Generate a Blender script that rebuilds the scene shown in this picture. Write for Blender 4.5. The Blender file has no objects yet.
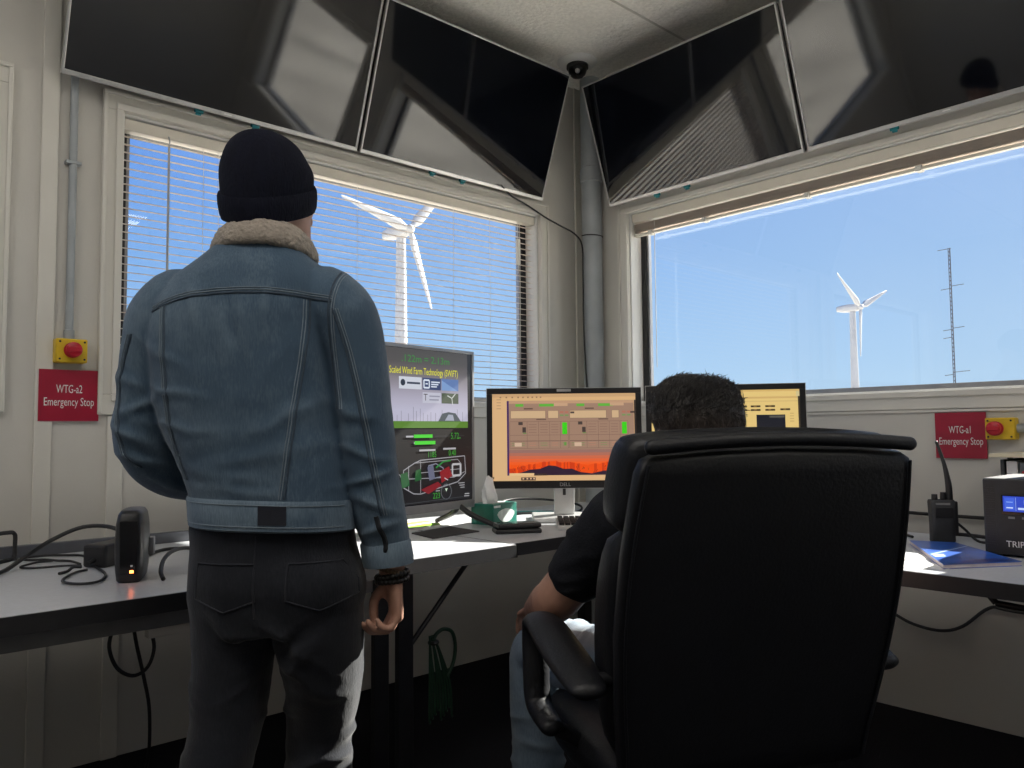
import bpy, bmesh, math, random
from mathutils import Vector, Matrix, noise
from mathutils.bvhtree import BVHTree

random.seed(7)
S = bpy.context.scene
COL = S.collection
R = math.radians
V = Vector

# ------------------------------------------------------------------ camera
FOC, YAW, PITCH, ROLL = 790.25, R(47.491), R(3.402), R(-0.5254)
CAM = V((-3.2675, -2.9752, 1.10))
fw = V((math.cos(YAW)*math.cos(PITCH), math.sin(YAW)*math.cos(PITCH), math.sin(PITCH)))
rt = V((math.sin(YAW), -math.cos(YAW), 0))
up = rt.cross(fw)
r2 = rt*math.cos(ROLL) + up*math.sin(ROLL)
u2 = -rt*math.sin(ROLL) + up*math.cos(ROLL)
cam_d = bpy.data.cameras.new('camera')
cam_d.sensor_width = 36.0
cam_d.lens = FOC*36.0/1024.0
cam_d.clip_start = 0.05
cam_d.clip_end = 6000
cam_o = bpy.data.objects.new('camera', cam_d)
COL.objects.link(cam_o)
cam_o.matrix_world = Matrix(((r2.x, u2.x, -fw.x, CAM.x), (r2.y, u2.y, -fw.y, CAM.y), (r2.z, u2.z, -fw.z, CAM.z), (0, 0, 0, 1)))
S.camera = cam_o

# ------------------------------------------------------------------ exposure, sky, sun
S.view_settings.view_transform = 'Standard'
S.view_settings.look = 'None'
S.view_settings.exposure = 0.0
S.view_settings.gamma = 1.0
S.view_settings.use_curve_mapping = False

SUN_AZ, SUN_EL = R(-6.0), R(30.5)
SUN_DIR = V((math.cos(SUN_AZ)*math.cos(SUN_EL), math.sin(SUN_AZ)*math.cos(SUN_EL), math.sin(SUN_EL)))
SUN_STRENGTH = 23.0
SKY_STRENGTH = 1.0
FILL_POWER = 11.0

W = bpy.data.worlds.new('sky')
S.world = W
W.use_nodes = True
nt = W.node_tree
nt.nodes.clear()
out = nt.nodes.new('ShaderNodeOutputWorld')
bg = nt.nodes.new('ShaderNodeBackground')
tc = nt.nodes.new('ShaderNodeTexCoord')
sep = nt.nodes.new('ShaderNodeSeparateXYZ')
ramp = nt.nodes.new('ShaderNodeValToRGB')
ramp.color_ramp.elements[0].position = 0.0
ramp.color_ramp.elements[0].color = (0.55, 0.77, 0.97, 1)
ramp.color_ramp.elements[1].position = 1.0
ramp.color_ramp.elements[1].color = (0.05, 0.15, 0.52, 1)
for p_, c_ in ((0.08, (0.40, 0.64, 0.95)), (0.20, (0.25, 0.49, 0.93)), (0.34, (0.14, 0.345, 0.89))):
    e_ = ramp.color_ramp.elements.new(p_)
    e_.color = (*c_, 1)
dot = nt.nodes.new('ShaderNodeVectorMath'); dot.operation = 'DOT_PRODUCT'
dot.inputs[1].default_value = SUN_DIR
glow = nt.nodes.new('ShaderNodeMapRange')
glow.inputs[1].default_value = 0.35
glow.inputs[2].default_value = 1.0
glow.inputs[3].default_value = 0.0
glow.inputs[4].default_value = 0.52
mixs = nt.nodes.new('ShaderNodeMixRGB')
mixs.inputs[2].default_value = (0.62, 0.80, 0.99, 1)
L = nt.links.new
L(tc.outputs['Generated'], sep.inputs[0])
L(sep.outputs['Z'], ramp.inputs[0])
L(tc.outputs['Generated'], dot.inputs[0])
L(dot.outputs['Value'], glow.inputs[0])
L(glow.outputs[0], mixs.inputs[0])
L(ramp.outputs[0], mixs.inputs[1])
L(mixs.outputs[0], bg.inputs[0])
bg.inputs[1].default_value = SKY_STRENGTH
L(bg.outputs[0], out.inputs[0])

sun_d = bpy.data.lights.new('sun', 'SUN')
sun_d.energy = SUN_STRENGTH
sun_d.angle = R(0.6)
sun_d.color = (1.0, 0.95, 0.86)
sun_o = bpy.data.objects.new('sun', sun_d)
COL.objects.link(sun_o)
sun_o.rotation_euler = SUN_DIR.to_track_quat('Z', 'Y').to_euler()

# ------------------------------------------------------------------ materials
MATS = {}
def mat(name, col, rough=0.5, metal=0.0, spec=0.5, emit=0.0, ecol=None, nscale=0, namt=0.0, bump=0.0, bscale=0, stretch=None, coat=0.0, sheen=0.0, trans=0.0):
    m = bpy.data.materials.new(name)
    m.use_nodes = True
    t = m.node_tree
    b = t.nodes['Principled BSDF']
    b.inputs['Base Color'].default_value = (*col, 1)
    b.inputs['Roughness'].default_value = rough
    b.inputs['Metallic'].default_value = metal
    b.inputs['Specular IOR Level'].default_value = spec
    b.inputs['Coat Weight'].default_value = coat
    b.inputs['Sheen Weight'].default_value = sheen
    if emit:
        b.inputs['Emission Color'].default_value = (*(ecol or col), 1)
        b.inputs['Emission Strength'].default_value = emit
    if nscale or bump:
        c = t.nodes.new('ShaderNodeTexCoord')
        mp = t.nodes.new('ShaderNodeMapping')
        if stretch: mp.inputs['Scale'].default_value = stretch
        t.links.new(c.outputs['Object'], mp.inputs[0])
    if nscale:
        n = t.nodes.new('ShaderNodeTexNoise')
        n.inputs['Scale'].default_value = nscale
        n.inputs['Detail'].default_value = 6
        t.links.new(mp.outputs[0], n.inputs['Vector'])
        r = t.nodes.new('ShaderNodeValToRGB')
        r.color_ramp.elements[0].position = 0.3
        r.color_ramp.elements[1].position = 0.7
        r.color_ramp.elements[0].color = (*[x*(1-namt) for x in col], 1)
        r.color_ramp.elements[1].color = (*[min(1, x*(1+namt)) for x in col], 1)
        t.links.new(n.outputs['Fac'], r.inputs[0])
        t.links.new(r.outputs[0], b.inputs['Base Color'])
    if bump:
        n2 = t.nodes.new('ShaderNodeTexNoise')
        n2.inputs['Scale'].default_value = bscale
        n2.inputs['Detail'].default_value = 4
        t.links.new(mp.outputs[0], n2.inputs['Vector'])
        bp = t.nodes.new('ShaderNodeBump')
        bp.inputs['Strength'].default_value = bump
        bp.inputs['Distance'].default_value = 0.01
        t.links.new(n2.outputs['Fac'], bp.inputs['Height'])
        t.links.new(bp.outputs[0], b.inputs['Normal'])
    MATS[name] = m
    return m

def glow_mat(name, col, s=1.0):
    m = bpy.data.materials.new(name)
    m.use_nodes = True
    b = m.node_tree.nodes['Principled BSDF']
    b.inputs['Base Color'].default_value = (*[c*0.05 for c in col], 1)
    b.inputs['Roughness'].default_value = 0.35
    b.inputs['Emission Color'].default_value = (*col, 1)
    b.inputs['Emission Strength'].default_value = s
    return m

def srgb(r, g, b):
    f = lambda c: (c/255/12.92) if c/255 <= 0.04045 else ((c/255+0.055)/1.055)**2.4
    return (f(r), f(g), f(b))

wall_m = mat('wall_paint', (0.62, 0.602, 0.562), 0.55, nscale=3, namt=0.04, bump=0.05, bscale=120)
trim_m = mat('trim_paint', (0.70, 0.68, 0.63), 0.4, nscale=5, namt=0.03)
jamb_m = mat('jamb_white', (0.82, 0.82, 0.80), 0.4, nscale=5, namt=0.02)
ceil_m = mat('ceiling_tile', (0.92, 0.90, 0.85), 0.9, nscale=60, namt=0.08, bump=0.9, bscale=55)
grid_m = mat('ceiling_seam', (0.60, 0.58, 0.53), 0.6, nscale=20, namt=0.05)
carpet_m = mat('carpet', (0.012, 0.012, 0.015), 0.95, nscale=180, namt=0.5, bump=0.5, bscale=300, spec=0.1)
blackframe_m = mat('black_aluminium', (0.012, 0.012, 0.014), 0.4, nscale=30, namt=0.2)
alu_m = mat('grey_aluminium', (0.32, 0.32, 0.33), 0.35, 0.6, nscale=20, namt=0.08)
blind_m = mat('blind_vinyl', (0.74, 0.70, 0.62), 0.35, nscale=12, namt=0.04)
def thin_vinyl():
    m = mat('slat_vinyl', (0.78, 0.73, 0.67), 0.4, nscale=12, namt=0.03)
    t = m.node_tree; b = t.nodes['Principled BSDF']; o = t.nodes['Material Output']
    tl = t.nodes.new('ShaderNodeBsdfTranslucent'); tl.inputs[0].default_value = (0.78, 0.68, 0.62, 1)
    mx = t.nodes.new('ShaderNodeMixShader'); mx.inputs[0].default_value = 0.5
    t.links.new(b.outputs[0], mx.inputs[1]); t.links.new(tl.outputs[0], mx.inputs[2]); t.links.new(mx.outputs[0], o.inputs[0])
    return m
slat_m = thin_vinyl()
cord_m = mat('blind_cord', (0.75, 0.74, 0.70), 0.7, nscale=30, namt=0.05)
wand_m = mat('wand_plastic', (0.42, 0.44, 0.48), 0.25, nscale=20, namt=0.06)
pipe_m = mat('conduit_grey', (0.36, 0.39, 0.415), 0.45, 0.1, nscale=8, namt=0.1)
silver_m = mat('silver_bezel', (0.55, 0.55, 0.56), 0.32, 0.75, nscale=25, namt=0.05)
screen_m = mat('dark_screen', (0.004, 0.005, 0.008), 0.045, spec=0.75, nscale=4, namt=0.2)
screen_m.node_tree.nodes['Principled BSDF'].inputs['IOR'].default_value = 1.6
housing_m = mat('black_housing', (0.014, 0.014, 0.016), 0.5, nscale=40, namt=0.2)
black_m = mat('black_plastic', (0.012, 0.012, 0.014), 0.42, nscale=60, namt=0.25)
gloss_m = mat('gloss_black', (0.008, 0.008, 0.010), 0.12, nscale=30, namt=0.2)
cable_m = mat('cable_black', (0.012, 0.012, 0.013), 0.5, nscale=60, namt=0.2)
teal_m = mat('teal_clip', (0.0, 0.20, 0.24), 0.4, nscale=60, namt=0.15)
yellow_m = mat('yellow_plastic', (0.72, 0.48, 0.015), 0.45, nscale=25, namt=0.08)
red_m = mat('red_plastic', (0.50, 0.012, 0.03), 0.35, nscale=25, namt=0.08)
sign_m = mat('sign_red', (0.36, 0.006, 0.035), 0.4, nscale=15, namt=0.05)
white_m = mat('white_ink', (0.80, 0.80, 0.80), 0.5, nscale=50, namt=0.02)
desk_m = mat('desk_laminate', (0.50, 0.515, 0.545), 0.28, nscale=90, namt=0.06)
deskedge_m = mat('desk_edge_band', (0.014, 0.014, 0.016), 0.45, nscale=50, namt=0.2)
apron_m = mat('grey_apron', (0.20, 0.20, 0.205), 0.5, nscale=30, namt=0.08)
steel_m = mat('dark_steel', (0.015, 0.015, 0.018), 0.4, 0.3, nscale=30, namt=0.2)
paper_m = mat('paper', (0.80, 0.80, 0.78), 0.7, nscale=30, namt=0.02)
greenp_m = mat('green_paper', (0.30, 0.62, 0.06), 0.7, nscale=30, namt=0.08)
yellowp_m = mat('yellow_paper', (0.72, 0.62, 0.12), 0.7, nscale=30, namt=0.05)

# ------------------------------------------------------------------ mesh helpers
def catmull(pts, n=6):
    pts = [tuple(p) for p in pts]
    if len(pts) < 3: return pts
    o = []
    k = len(pts)
    for i in range(k-1):
        p0 = pts[max(i-1, 0)]; p1 = pts[i]; p2 = pts[i+1]; p3 = pts[min(i+2, k-1)]
        for j in range(n):
            t = j/n
            o.append(tuple(0.5*((2*b) + (-a+c)*t + (2*a-5*b+4*c-d)*t*t + (-a+3*b-3*c+d)*t**3) for a, b, c, d in zip(p0, p1, p2, p3)))
    o.append(pts[-1])
    return o

class MB:
    def __init__(s): s.v = []; s.f = []; s.m = []
    def add(s, vs, fs, mi=0):
        k = len(s.v)
        s.v += [V(p) for p in vs]
        for f in fs: s.f.append([k+i for i in f]); s.m.append(mi)
        return s
    def box(s, c, d, Rm=None, mi=0):
        vs = []
        for z in (-1, 1):
            for y in (-1, 1):
                for x in (-1, 1):
                    p = V((x*d[0]/2, y*d[1]/2, z*d[2]/2))
                    if Rm is not None: p = Rm @ p
                    vs.append(p + V(c))
        return s.add(vs, [(0, 2, 3, 1), (4, 5, 7, 6), (0, 1, 5, 4), (2, 6, 7, 3), (0, 4, 6, 2), (1, 3, 7, 5)], mi)
    def bb(s, a, b, mi=0):
        a = V(a); b = V(b)
        return s.box((a+b)/2, (abs(b.x-a.x), abs(b.y-a.y), abs(b.z-a.z)), None, mi)
    def rings(s, rs, cap=True, mi=0, closed=False):
        n = len(rs[0]); k = len(s.v)
        for r in rs: s.v += [V(p) for p in r]
        m = len(rs)
        for i in range(m if closed else m-1):
            a = k+i*n; b = k+((i+1) % m)*n
            for j in range(n):
                j2 = (j+1) % n
                s.f.append([a+j, a+j2, b+j2, b+j]); s.m.append(mi)
        if cap and not closed:
            s.f.append([k+j for j in range(n)][::-1]); s.m.append(mi)
            s.f.append([k+(m-1)*n+j for j in range(n)]); s.m.append(mi)
        return s
    def limb(s, pts, rad, n=16, mi=0, ref=None, sub=5, ends=True):
        """tapering tube through pts; rad entries are r or (a, b); rounded ends"""
        q = [tuple(p) + (tuple(r) if isinstance(r, (tuple, list)) else (r, r)) for p, r in zip(pts, rad)]
        if sub > 1: q = catmull(q, sub)
        P = [V(p[:3]) for p in q]; A = [(p[3], p[4]) for p in q]
        T = []
        for i in range(len(P)):
            t = P[min(i+1, len(P)-1)] - P[max(i-1, 0)]
            T.append(t.normalized() if t.length > 1e-9 else V((0, 0, 1)))
        x = V(ref) if ref is not None else (V((1, 0, 0)) if abs(T[0].x) < 0.8 else V((0, 1, 0)))
        rs = []
        def ring(c, t, x, a, b):
            x = (x - t*x.dot(t)).normalized(); y = t.cross(x)
            return [c + x*(a*math.cos(2*math.pi*j/n)) + y*(b*math.sin(2*math.pi*j/n)) for j in range(n)], x
        if ends:
            a, b = A[0]
            for k in (0.97, 0.75, 0.4):
                h = math.sqrt(1-k*k) if k < 0.97 else 0.25
                c = math.sqrt(max(0, 1-k*k))
                r, x = ring(P[0] - T[0]*(min(a, b)*k), T[0], x, a*max(c, 0.2), b*max(c, 0.2)); rs.append(r)
        for i in range(len(P)):
            r, x = ring(P[i], T[i], x, *A[i]); rs.append(r)
        if ends:
            a, b = A[-1]
            for k in (0.4, 0.75, 0.97):
                c = math.sqrt(max(0, 1-k*k))
                r, x = ring(P[-1] + T[-1]*(min(a, b)*k), T[-1], x, a*max(c, 0.2), b*max(c, 0.2)); rs.append(r)
        return s.rings(rs, True, mi)
    def tube(s, pts, r, n=8, mi=0, sub=6):
        return s.limb(pts, [r]*len(pts), n, mi, None, sub, False)
    def cyl(s, a, b, r, rb=None, n=20, mi=0):
        return s.limb([a, b], [r, r if rb is None else rb], n, mi, None, 1, False)
    def ball(s, c, rx, ry=None, rz=None, n=16, m=10, mi=0, Rm=None):
        ry = ry or rx; rz = rz or rx
        rs = []
        for i in range(m+1):
            t = math.pi*(i+0.02*(i == 0)*5-0.02*(i == m)*5)/m
            ring = []
            for j in range(n):
                p = V((rx*math.sin(t)*math.cos(2*math.pi*j/n), ry*math.sin(t)*math.sin(2*math.pi*j/n), -rz*math.cos(t)))
                if Rm is not None: p = Rm @ p
                ring.append(p + V(c))
            rs.append(ring)
        return s.rings(rs, True, mi)
    def lathe(s, prof, c=(0, 0, 0), n=28, mi=0, Rm=None):
        rs = []
        for r, z in prof:
            ring = []
            for j in range(n):
                p = V((max(r, 1e-4)*math.cos(2*math.pi*j/n), max(r, 1e-4)*math.sin(2*math.pi*j/n), z))
                if Rm is not None: p = Rm @ p
                ring.append(p + V(c))
            rs.append(ring)
        return s.rings(rs, True, mi)
    def prism(s, pts, ext, mi=0):
        e = V(ext)
        a = [V(p) for p in pts]
        return s.rings([a, [p+e for p in a]], True, mi)
    def quad(s, a, b, c, d, mi=0): return s.add([a, b, c, d], [(0, 1, 2, 3)], mi)
    def sring(s, cx, cy, z, a, b, n=36, e=2.3, Rm=None, o=(0, 0, 0)):
        r = []
        for j in range(n):
            t = 2*math.pi*j/n
            c, q = math.cos(t), math.sin(t)
            p = V((cx + a*math.copysign(abs(c)**(2/e), c), cy + b*math.copysign(abs(q)**(2/e), q), z))
            if Rm is not None: p = Rm @ p
            r.append(p + V(o))
        return r
    def stack(s, rows, n=36, e=2.3, mi=0, Rm=None, o=(0, 0, 0), sub=4):
        """horizontal superellipse rings (cx, cy, z, a, b)"""
        if sub > 1: rows = catmull(rows, sub)
        return s.rings([s.sring(*r, n=n, e=e, Rm=Rm, o=o) for r in rows], True, mi)
    def text(s, txt, M, size, mi=0, sx=1.0, depth=0.0, align='CENTER'):
        cu = bpy.data.curves.new('t', 'FONT')
        cu.body = txt; cu.size = size; cu.align_x = align; cu.align_y = 'CENTER'; cu.extrude = depth
        cu.resolution_u = 3
        ob = bpy.data.objects.new('t', cu)
        COL.objects.link(ob)
        dg = bpy.context.evaluated_depsgraph_get()
        me = bpy.data.meshes.new_from_object(ob.evaluated_get(dg))
        MM = M @ Matrix.Diagonal((sx, 1, 1, 1))
        s.add([MM @ v.co for v in me.vertices], [list(p.vertices) for p in me.polygons], mi)
        bpy.data.objects.remove(ob); bpy.data.curves.remove(cu); bpy.data.meshes.remove(me)
        return s
    def mesh(s, name, mats, M=None):
        me = bpy.data.meshes.new(name)
        vs = s.v if M is None else [M @ p for p in s.v]
        me.from_pydata([tuple(p) for p in vs], [], s.f)
        for m in (mats if isinstance(mats, (list, tuple)) else [mats]): me.materials.append(m)
        for p, i in zip(me.polygons, s.m): p.material_index = i
        me.update()
        bm = bmesh.new(); bm.from_mesh(me)
        bmesh.ops.recalc_face_normals(bm, faces=bm.faces)
        bm.to_mesh(me); bm.free()
        return me
    def build(s, name, mats, parent=None, smooth=None, bevel=0.0, world=False, seg=2):
        M = None
        if parent is not None and world:
            M = ROOTM[parent.name].inverted()
        me = s.mesh(name, mats, M)
        o = bpy.data.objects.new(name, me)
        COL.objects.link(o)
        if parent is not None:
            o.parent = parent
            ROOTM[o.name] = ROOTM[parent.name]
        else:
            ROOTM[o.name] = Matrix.Identity(4)
        if smooth:
            for p in me.polygons: p.use_smooth = True
            me.set_sharp_from_angle(angle=R(smooth))
        if bevel:
            b = o.modifiers.new('bevel', 'BEVEL')
            b.width = bevel; b.segments = seg; b.limit_method = 'ANGLE'; b.angle_limit = R(40)
        return o
ROOTM = {}

def fuse(mb, voxel, smooth_it=3, disp=None):
    """one continuous closed surface out of overlapping closed shapes"""
    me = mb.mesh('tmp', [])
    o = bpy.data.objects.new('tmp', me); COL.objects.link(o)
    md = o.modifiers.new('r', 'REMESH'); md.mode = 'VOXEL'; md.voxel_size = voxel
    dg = bpy.context.evaluated_depsgraph_get()
    m2 = bpy.data.meshes.new_from_object(o.evaluated_get(dg))
    bpy.data.objects.remove(o); bpy.data.meshes.remove(me)
    bm = bmesh.new(); bm.from_mesh(m2)
    for _ in range(smooth_it):
        bmesh.ops.smooth_vert(bm, verts=bm.verts, factor=0.5, use_axis_x=True, use_axis_y=True, use_axis_z=True)
    if disp:
        bm.normal_update()
        mv = [(v, v.normal*disp(v.co, v.normal)) for v in bm.verts]
        for v, d in mv: v.co += d
    bm.to_mesh(m2); bm.free()
    for p in m2.polygons: p.use_smooth = True
    return m2

def link_mesh(me, name, mats, parent):
    me.name = name
    for m in (mats if isinstance(mats, (list, tuple)) else [mats]): me.materials.append(m)
    o = bpy.data.objects.new(name, me); COL.objects.link(o)
    if parent is not None: o.parent = parent; ROOTM[o.name] = ROOTM[parent.name]
    return o

def tag(o, label, cat, group=None):
    o['label'] = label; o['category'] = cat
    if group: o['group'] = group
    return o
def thing(name, label, cat, loc, rz=0.0, group=None):
    o = bpy.data.objects.new(name, None)
    o.empty_display_size = 0.1
    COL.objects.link(o)
    o.location = loc; o.rotation_euler = (0, 0, rz)
    ROOTM[o.name] = Matrix.Translation(loc) @ Matrix.Rotation(rz, 4, 'Z')
    return tag(o, label, cat, group)
def struct(o):
    o['kind'] = 'structure'
    return o
RX = lambda a: Matrix.Rotation(a, 3, 'X')
RY = lambda a: Matrix.Rotation(a, 3, 'Y')
RZ = lambda a: Matrix.Rotation(a, 3, 'Z')
def cf(lat, dep, z=0.0):
    """point given as metres right of / ahead of the place the photographer stands"""
    return V((CAM.x + dep*math.cos(YAW) + lat*math.sin(YAW), CAM.y + dep*math.sin(YAW) - lat*math.cos(YAW), z))

# ------------------------------------------------------------------ room shell
HC = 3.03            # ceiling height
TH = 0.16            # wall thickness
XB, YB = -5.3, -5.3  # far ends of the room behind the photographer
Z0, Z1 = 1.240, 2.250  # window opening
WX0, WX1 = -2.42, -0.345
def wallmap(side):
    if side == 'left': return lambda u, w, z: V((u, w, z))
    return lambda u, w, z: V((w, u, z))
def bx(mb, mp, u0, u1, w0, w1, z0, z1, mi=0):
    return mb.bb(mp(u0, w0, z0), mp(u1, w1, z1), mi)

def wall(name, side, u0, u1, holes):
    mp = wallmap(side); mb = MB()
    u = u0
    for a, b in sorted(holes):
        bx(mb, mp, u, a, 0, TH, 0, HC)
        bx(mb, mp, a, b, 0, TH, 0, Z0); bx(mb, mp, a, b, 0, TH, Z1, HC)
        u = b
    bx(mb, mp, u, u1, 0, TH, 0, HC)
    return struct(mb.build(name, wall_m))
W3 = (-4.90, -2.825)
wall('wall_left', 'left', XB, TH, [W3, (WX0, WX1)])
wall('wall_right', 'right', YB, 0.0, [(WX0, WX1), (-4.85, -3.0)])
mb = MB().bb((XB-TH, YB-TH, 0), (XB, TH, HC)); struct(mb.build('wall_back', wall_m))
mb = MB().bb((XB, YB-TH, 0), (TH, YB, HC)); struct(mb.build('wall_front', wall_m))
mb = MB().bb((XB-TH, YB-TH, -0.1), (TH, TH, 0)); struct(mb.build('floor', carpet_m))
mb = MB().bb((XB-TH, YB-TH, HC), (TH, TH, HC+0.12)); struct(mb.build('ceiling', ceil_m))
mb = MB()
for y in (-0.75, -1.97, -3.19, -4.41): mb.bb((XB, y-0.006, HC-0.002), (-0.005, y+0.006, HC))
for x in (-2.14, -3.36, -4.58): mb.bb((x-0.004, YB, HC-0.0015), (x+0.004, -0.005, HC))
struct(mb.build('trim_1', grid_m))

def glass_mat():
    m = bpy.data.materials.new('window_glass'); m.use_nodes = True
    t = m.node_tree; t.nodes.clear()
    o = t.nodes.new('ShaderNodeOutputMaterial'); mx = t.nodes.new('ShaderNodeMixShader')
    tr = t.nodes.new('ShaderNodeBsdfTransparent'); gl = t.nodes.new('ShaderNodeBsdfGlossy')
    fr = t.nodes.new('ShaderNodeFresnel')
    ge = t.nodes.new('ShaderNodeNewGeometry'); ior = t.nodes.new('ShaderNodeMapRange'); ior.inputs[3].default_value = 1.45; ior.inputs[4].default_value = 1/1.45
    t.links.new(ge.outputs['Backfacing'], ior.inputs[0]); t.links.new(ior.outputs[0], fr.inputs[0])
    gl.inputs['Roughness'].default_value = 0.0
    tr.inputs[0].default_value = (0.97, 0.98, 0.98, 1)
    t.links.new(fr.outputs[0], mx.inputs[0]); t.links.new(tr.outputs[0], mx.inputs[1]); t.links.new(gl.outputs[0], mx.inputs[2])
    t.links.new(mx.outputs[0], o.inputs[0])
    return m
glass_m = glass_mat()

def window(name, side, a, b):
    mp = wallmap(side)
    mb = MB()
    cw = 0.066
    # casing boards with a stepped profile
    for (u0, u1, z0, z1) in ((a-cw, b+cw, Z1, Z1+cw), (a-cw, b+cw, Z0-cw-0.005, Z0), (a-cw, a, Z0, Z1), (b, b+cw, Z0, Z1)):
        bx(mb, mp, u0, u1, -0.016, 0, z0, z1)
    for (u0, u1, z0, z1) in ((a-0.024, b+0.024, Z1, Z1+0.024), (a-0.024, b+0.024, Z0-0.024, Z0), (a-0.024, a, Z0, Z1), (b, b+0.024, Z0, Z1)):
        bx(mb, mp, u0, u1, -0.026, -0.016, z0, z1)
    for (u0, u1, z0, z1) in ((a-cw, b+cw, Z1+cw-0.014, Z1+cw), (a-cw, a-cw+0.014, Z0-cw, Z1+cw-0.014), (b+cw-0.014, b+cw, Z0-cw, Z1+cw-0.014)):
        bx(mb, mp, u0, u1, -0.024, -0.016, z0, z1)
    root = struct(mb.build(name, trim_m, bevel=0.003))
    mb = MB()
    t = 0.008
    bx(mb, mp, a, a+t, 0, TH, Z0, Z1); bx(mb, mp, b-t, b, 0, TH, Z0, Z1)
    bx(mb, mp, a+t, b-t, 0, TH, Z1-t, Z1); bx(mb, mp, a+t, b-t, 0, TH, Z0, Z0+t)
    mb.build('window_jamb', jamb_m, root)
    mb = MB(); fwid = 0.034; w0, w1 = 0.085, 0.125
    a2, b2, c2, d2 = a+t, b-t, Z0+t, Z1-t
    bx(mb, mp, a2, a2+fwid, w0, w1, c2, d2); bx(mb, mp, b2-fwid, b2, w0, w1, c2, d2)
    bx(mb, mp, a2+fwid, b2-fwid, w0, w1, d2-fwid, d2)
    mb.build('window_frame', blackframe_m, root, bevel=0.002)
    mb = MB(); bx(mb, mp, a2+fwid, b2-fwid, w0-0.03, w1, c2, c2+0.022); mb.build('window_sill', alu_m, root, bevel=0.002)
    mb = MB()
    bx(mb, mp, a2+fwid, a2+fwid+0.012, w0+0.008, w0+0.03, c2+0.022, d2-fwid); bx(mb, mp, b2-fwid-0.012, b2-fwid, w0+0.008, w0+0.03, c2+0.022, d2-fwid)
    mb.build('glazing_bead', alu_m, root)
    mb = MB(); bx(mb, mp, a2+fwid, b2-fwid, w0+0.015, w0+0.021, c2+0.022, d2-fwid); mb.build('window_pane', glass_m, root)
    return root
window('window_1', 'left', WX0, WX1)
window('window_2', 'right', WX0, WX1)
window('window_3', 'left', *W3)
window('added_window', 'right', -4.85, -3.0)  # out of view, added to let more daylight into the room
# wall battens
def batten(name, side, u, z0, z1, w=0.052):
    mp = wallmap(side); mb = MB(); bx(mb, mp, u-w/2, u+w/2, -0.011, 0, z0, z1)
    return struct(mb.build(name, trim_m, bevel=0.003))
batten('trim_2', 'left', -2.647, 0, HC)
batten('trim_3', 'left', -2.425, 0, Z0-0.075)
batten('trim_4', 'left', -0.03, 0, HC, 0.05)
batten('trim_6', 'left', -1.20, 0, Z0-0.075)
mb = MB(); bx(mb, wallmap('right'), YB, -0.02, -0.012, 0, Z0-0.082, Z0-0.073); struct(mb.build('trim_5', trim_m))
# ------------------------------------------------------------------ venetian blinds
def slat_mesh(mb, mp, u0, u1, wc, z, width=0.025, tilt=0.0, th=0.0012, crown=0.002):
    prof = []
    for k in range(5):
        t = -0.5 + k/4
        prof.append((t*width*math.cos(tilt), z + t*width*math.sin(tilt) + crown*(1-4*t*t)))
    ring = [(w, zz+th/2) for w, zz in prof] + [(w, zz-th/2) for w, zz in reversed(prof)]
    mb.rings([[mp(u0, wc+w, zz) for w, zz in ring], [mp(u1, wc+w, zz) for w, zz in ring]])
def blind_down(a, b):
    mp = wallmap('left')
    rt_ = thing('venetian_blind', 'cream venetian blind let down with open slats over the left window, behind the standing man', 'blind', ((a+b)/2, 0.035, Z0))
    mb = MB(); bx(mb, mp, a+0.012, b-0.012, 0.012, 0.055, 2.196, 2.238); mb.build('headrail', blind_m, rt_, bevel=0.003, world=True)
    mb = MB(); z = 2.178
    while z > 1.285:
        slat_mesh(mb, mp, a+0.014, b-0.014, 0.034, z, tilt=R(9))
        z -= 0.0292
    mb.build('slats', slat_m, rt_, smooth=30, world=True)
    mb = MB(); bx(mb, mp, a+0.014, b-0.014, 0.024, 0.046, 1.250, 1.264); mb.build('bottom_rail', blind_m, rt_, bevel=0.003, world=True)
    for u in (a+0.30, a+0.36, a+0.98, a+1.52, b-0.32):
        mb = MB(); mb.cyl(mp(u, 0.0215, 1.257), mp(u, 0.0215, 2.2), 0.0009, n=6)
        mb.build('ladder_cord', cord_m, rt_, world=True)
    mb = MB(); mb.cyl(mp(a+0.165, 0.004, 1.55), mp(a+0.165, 0.004, 2.165), 0.0045, n=8)
    wd = mb.build('tilt_wand', wand_m, rt_, smooth=40, world=True)
    mb = MB(); mb.tube([mp(a+0.165, 0.004, 2.165), mp(a+0.165, -0.002, 2.185), mp(a+0.165, 0.010, 2.205)], 0.0025); mb.build('wand_hook', wand_m, wd, world=True)
    mb = MB()
    mb.tube([mp(b-0.14, 0.006, 2.2), mp(b-0.142, 0.004, 2.06), mp(b-0.14, 0.002, 1.92)], 0.0012, n=6)
    mb.tube([mp(b-0.125, 0.006, 2.2), mp(b-0.128, 0.004, 2.06), mp(b-0.13, 0.002, 1.75), mp(b-0.135, 0.002, 1.45)], 0.0012, n=6)
    cd = mb.build('lift_cord', cord_m, rt_, world=True)
    mb = MB(); bx(mb, mp, b-0.152, b-0.128, -0.004, 0.010, 1.965, 2.10); mb.build('cord_cleat', cord_m, cd, bevel=0.004, world=True)
blind_down(WX0, WX1)

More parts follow.
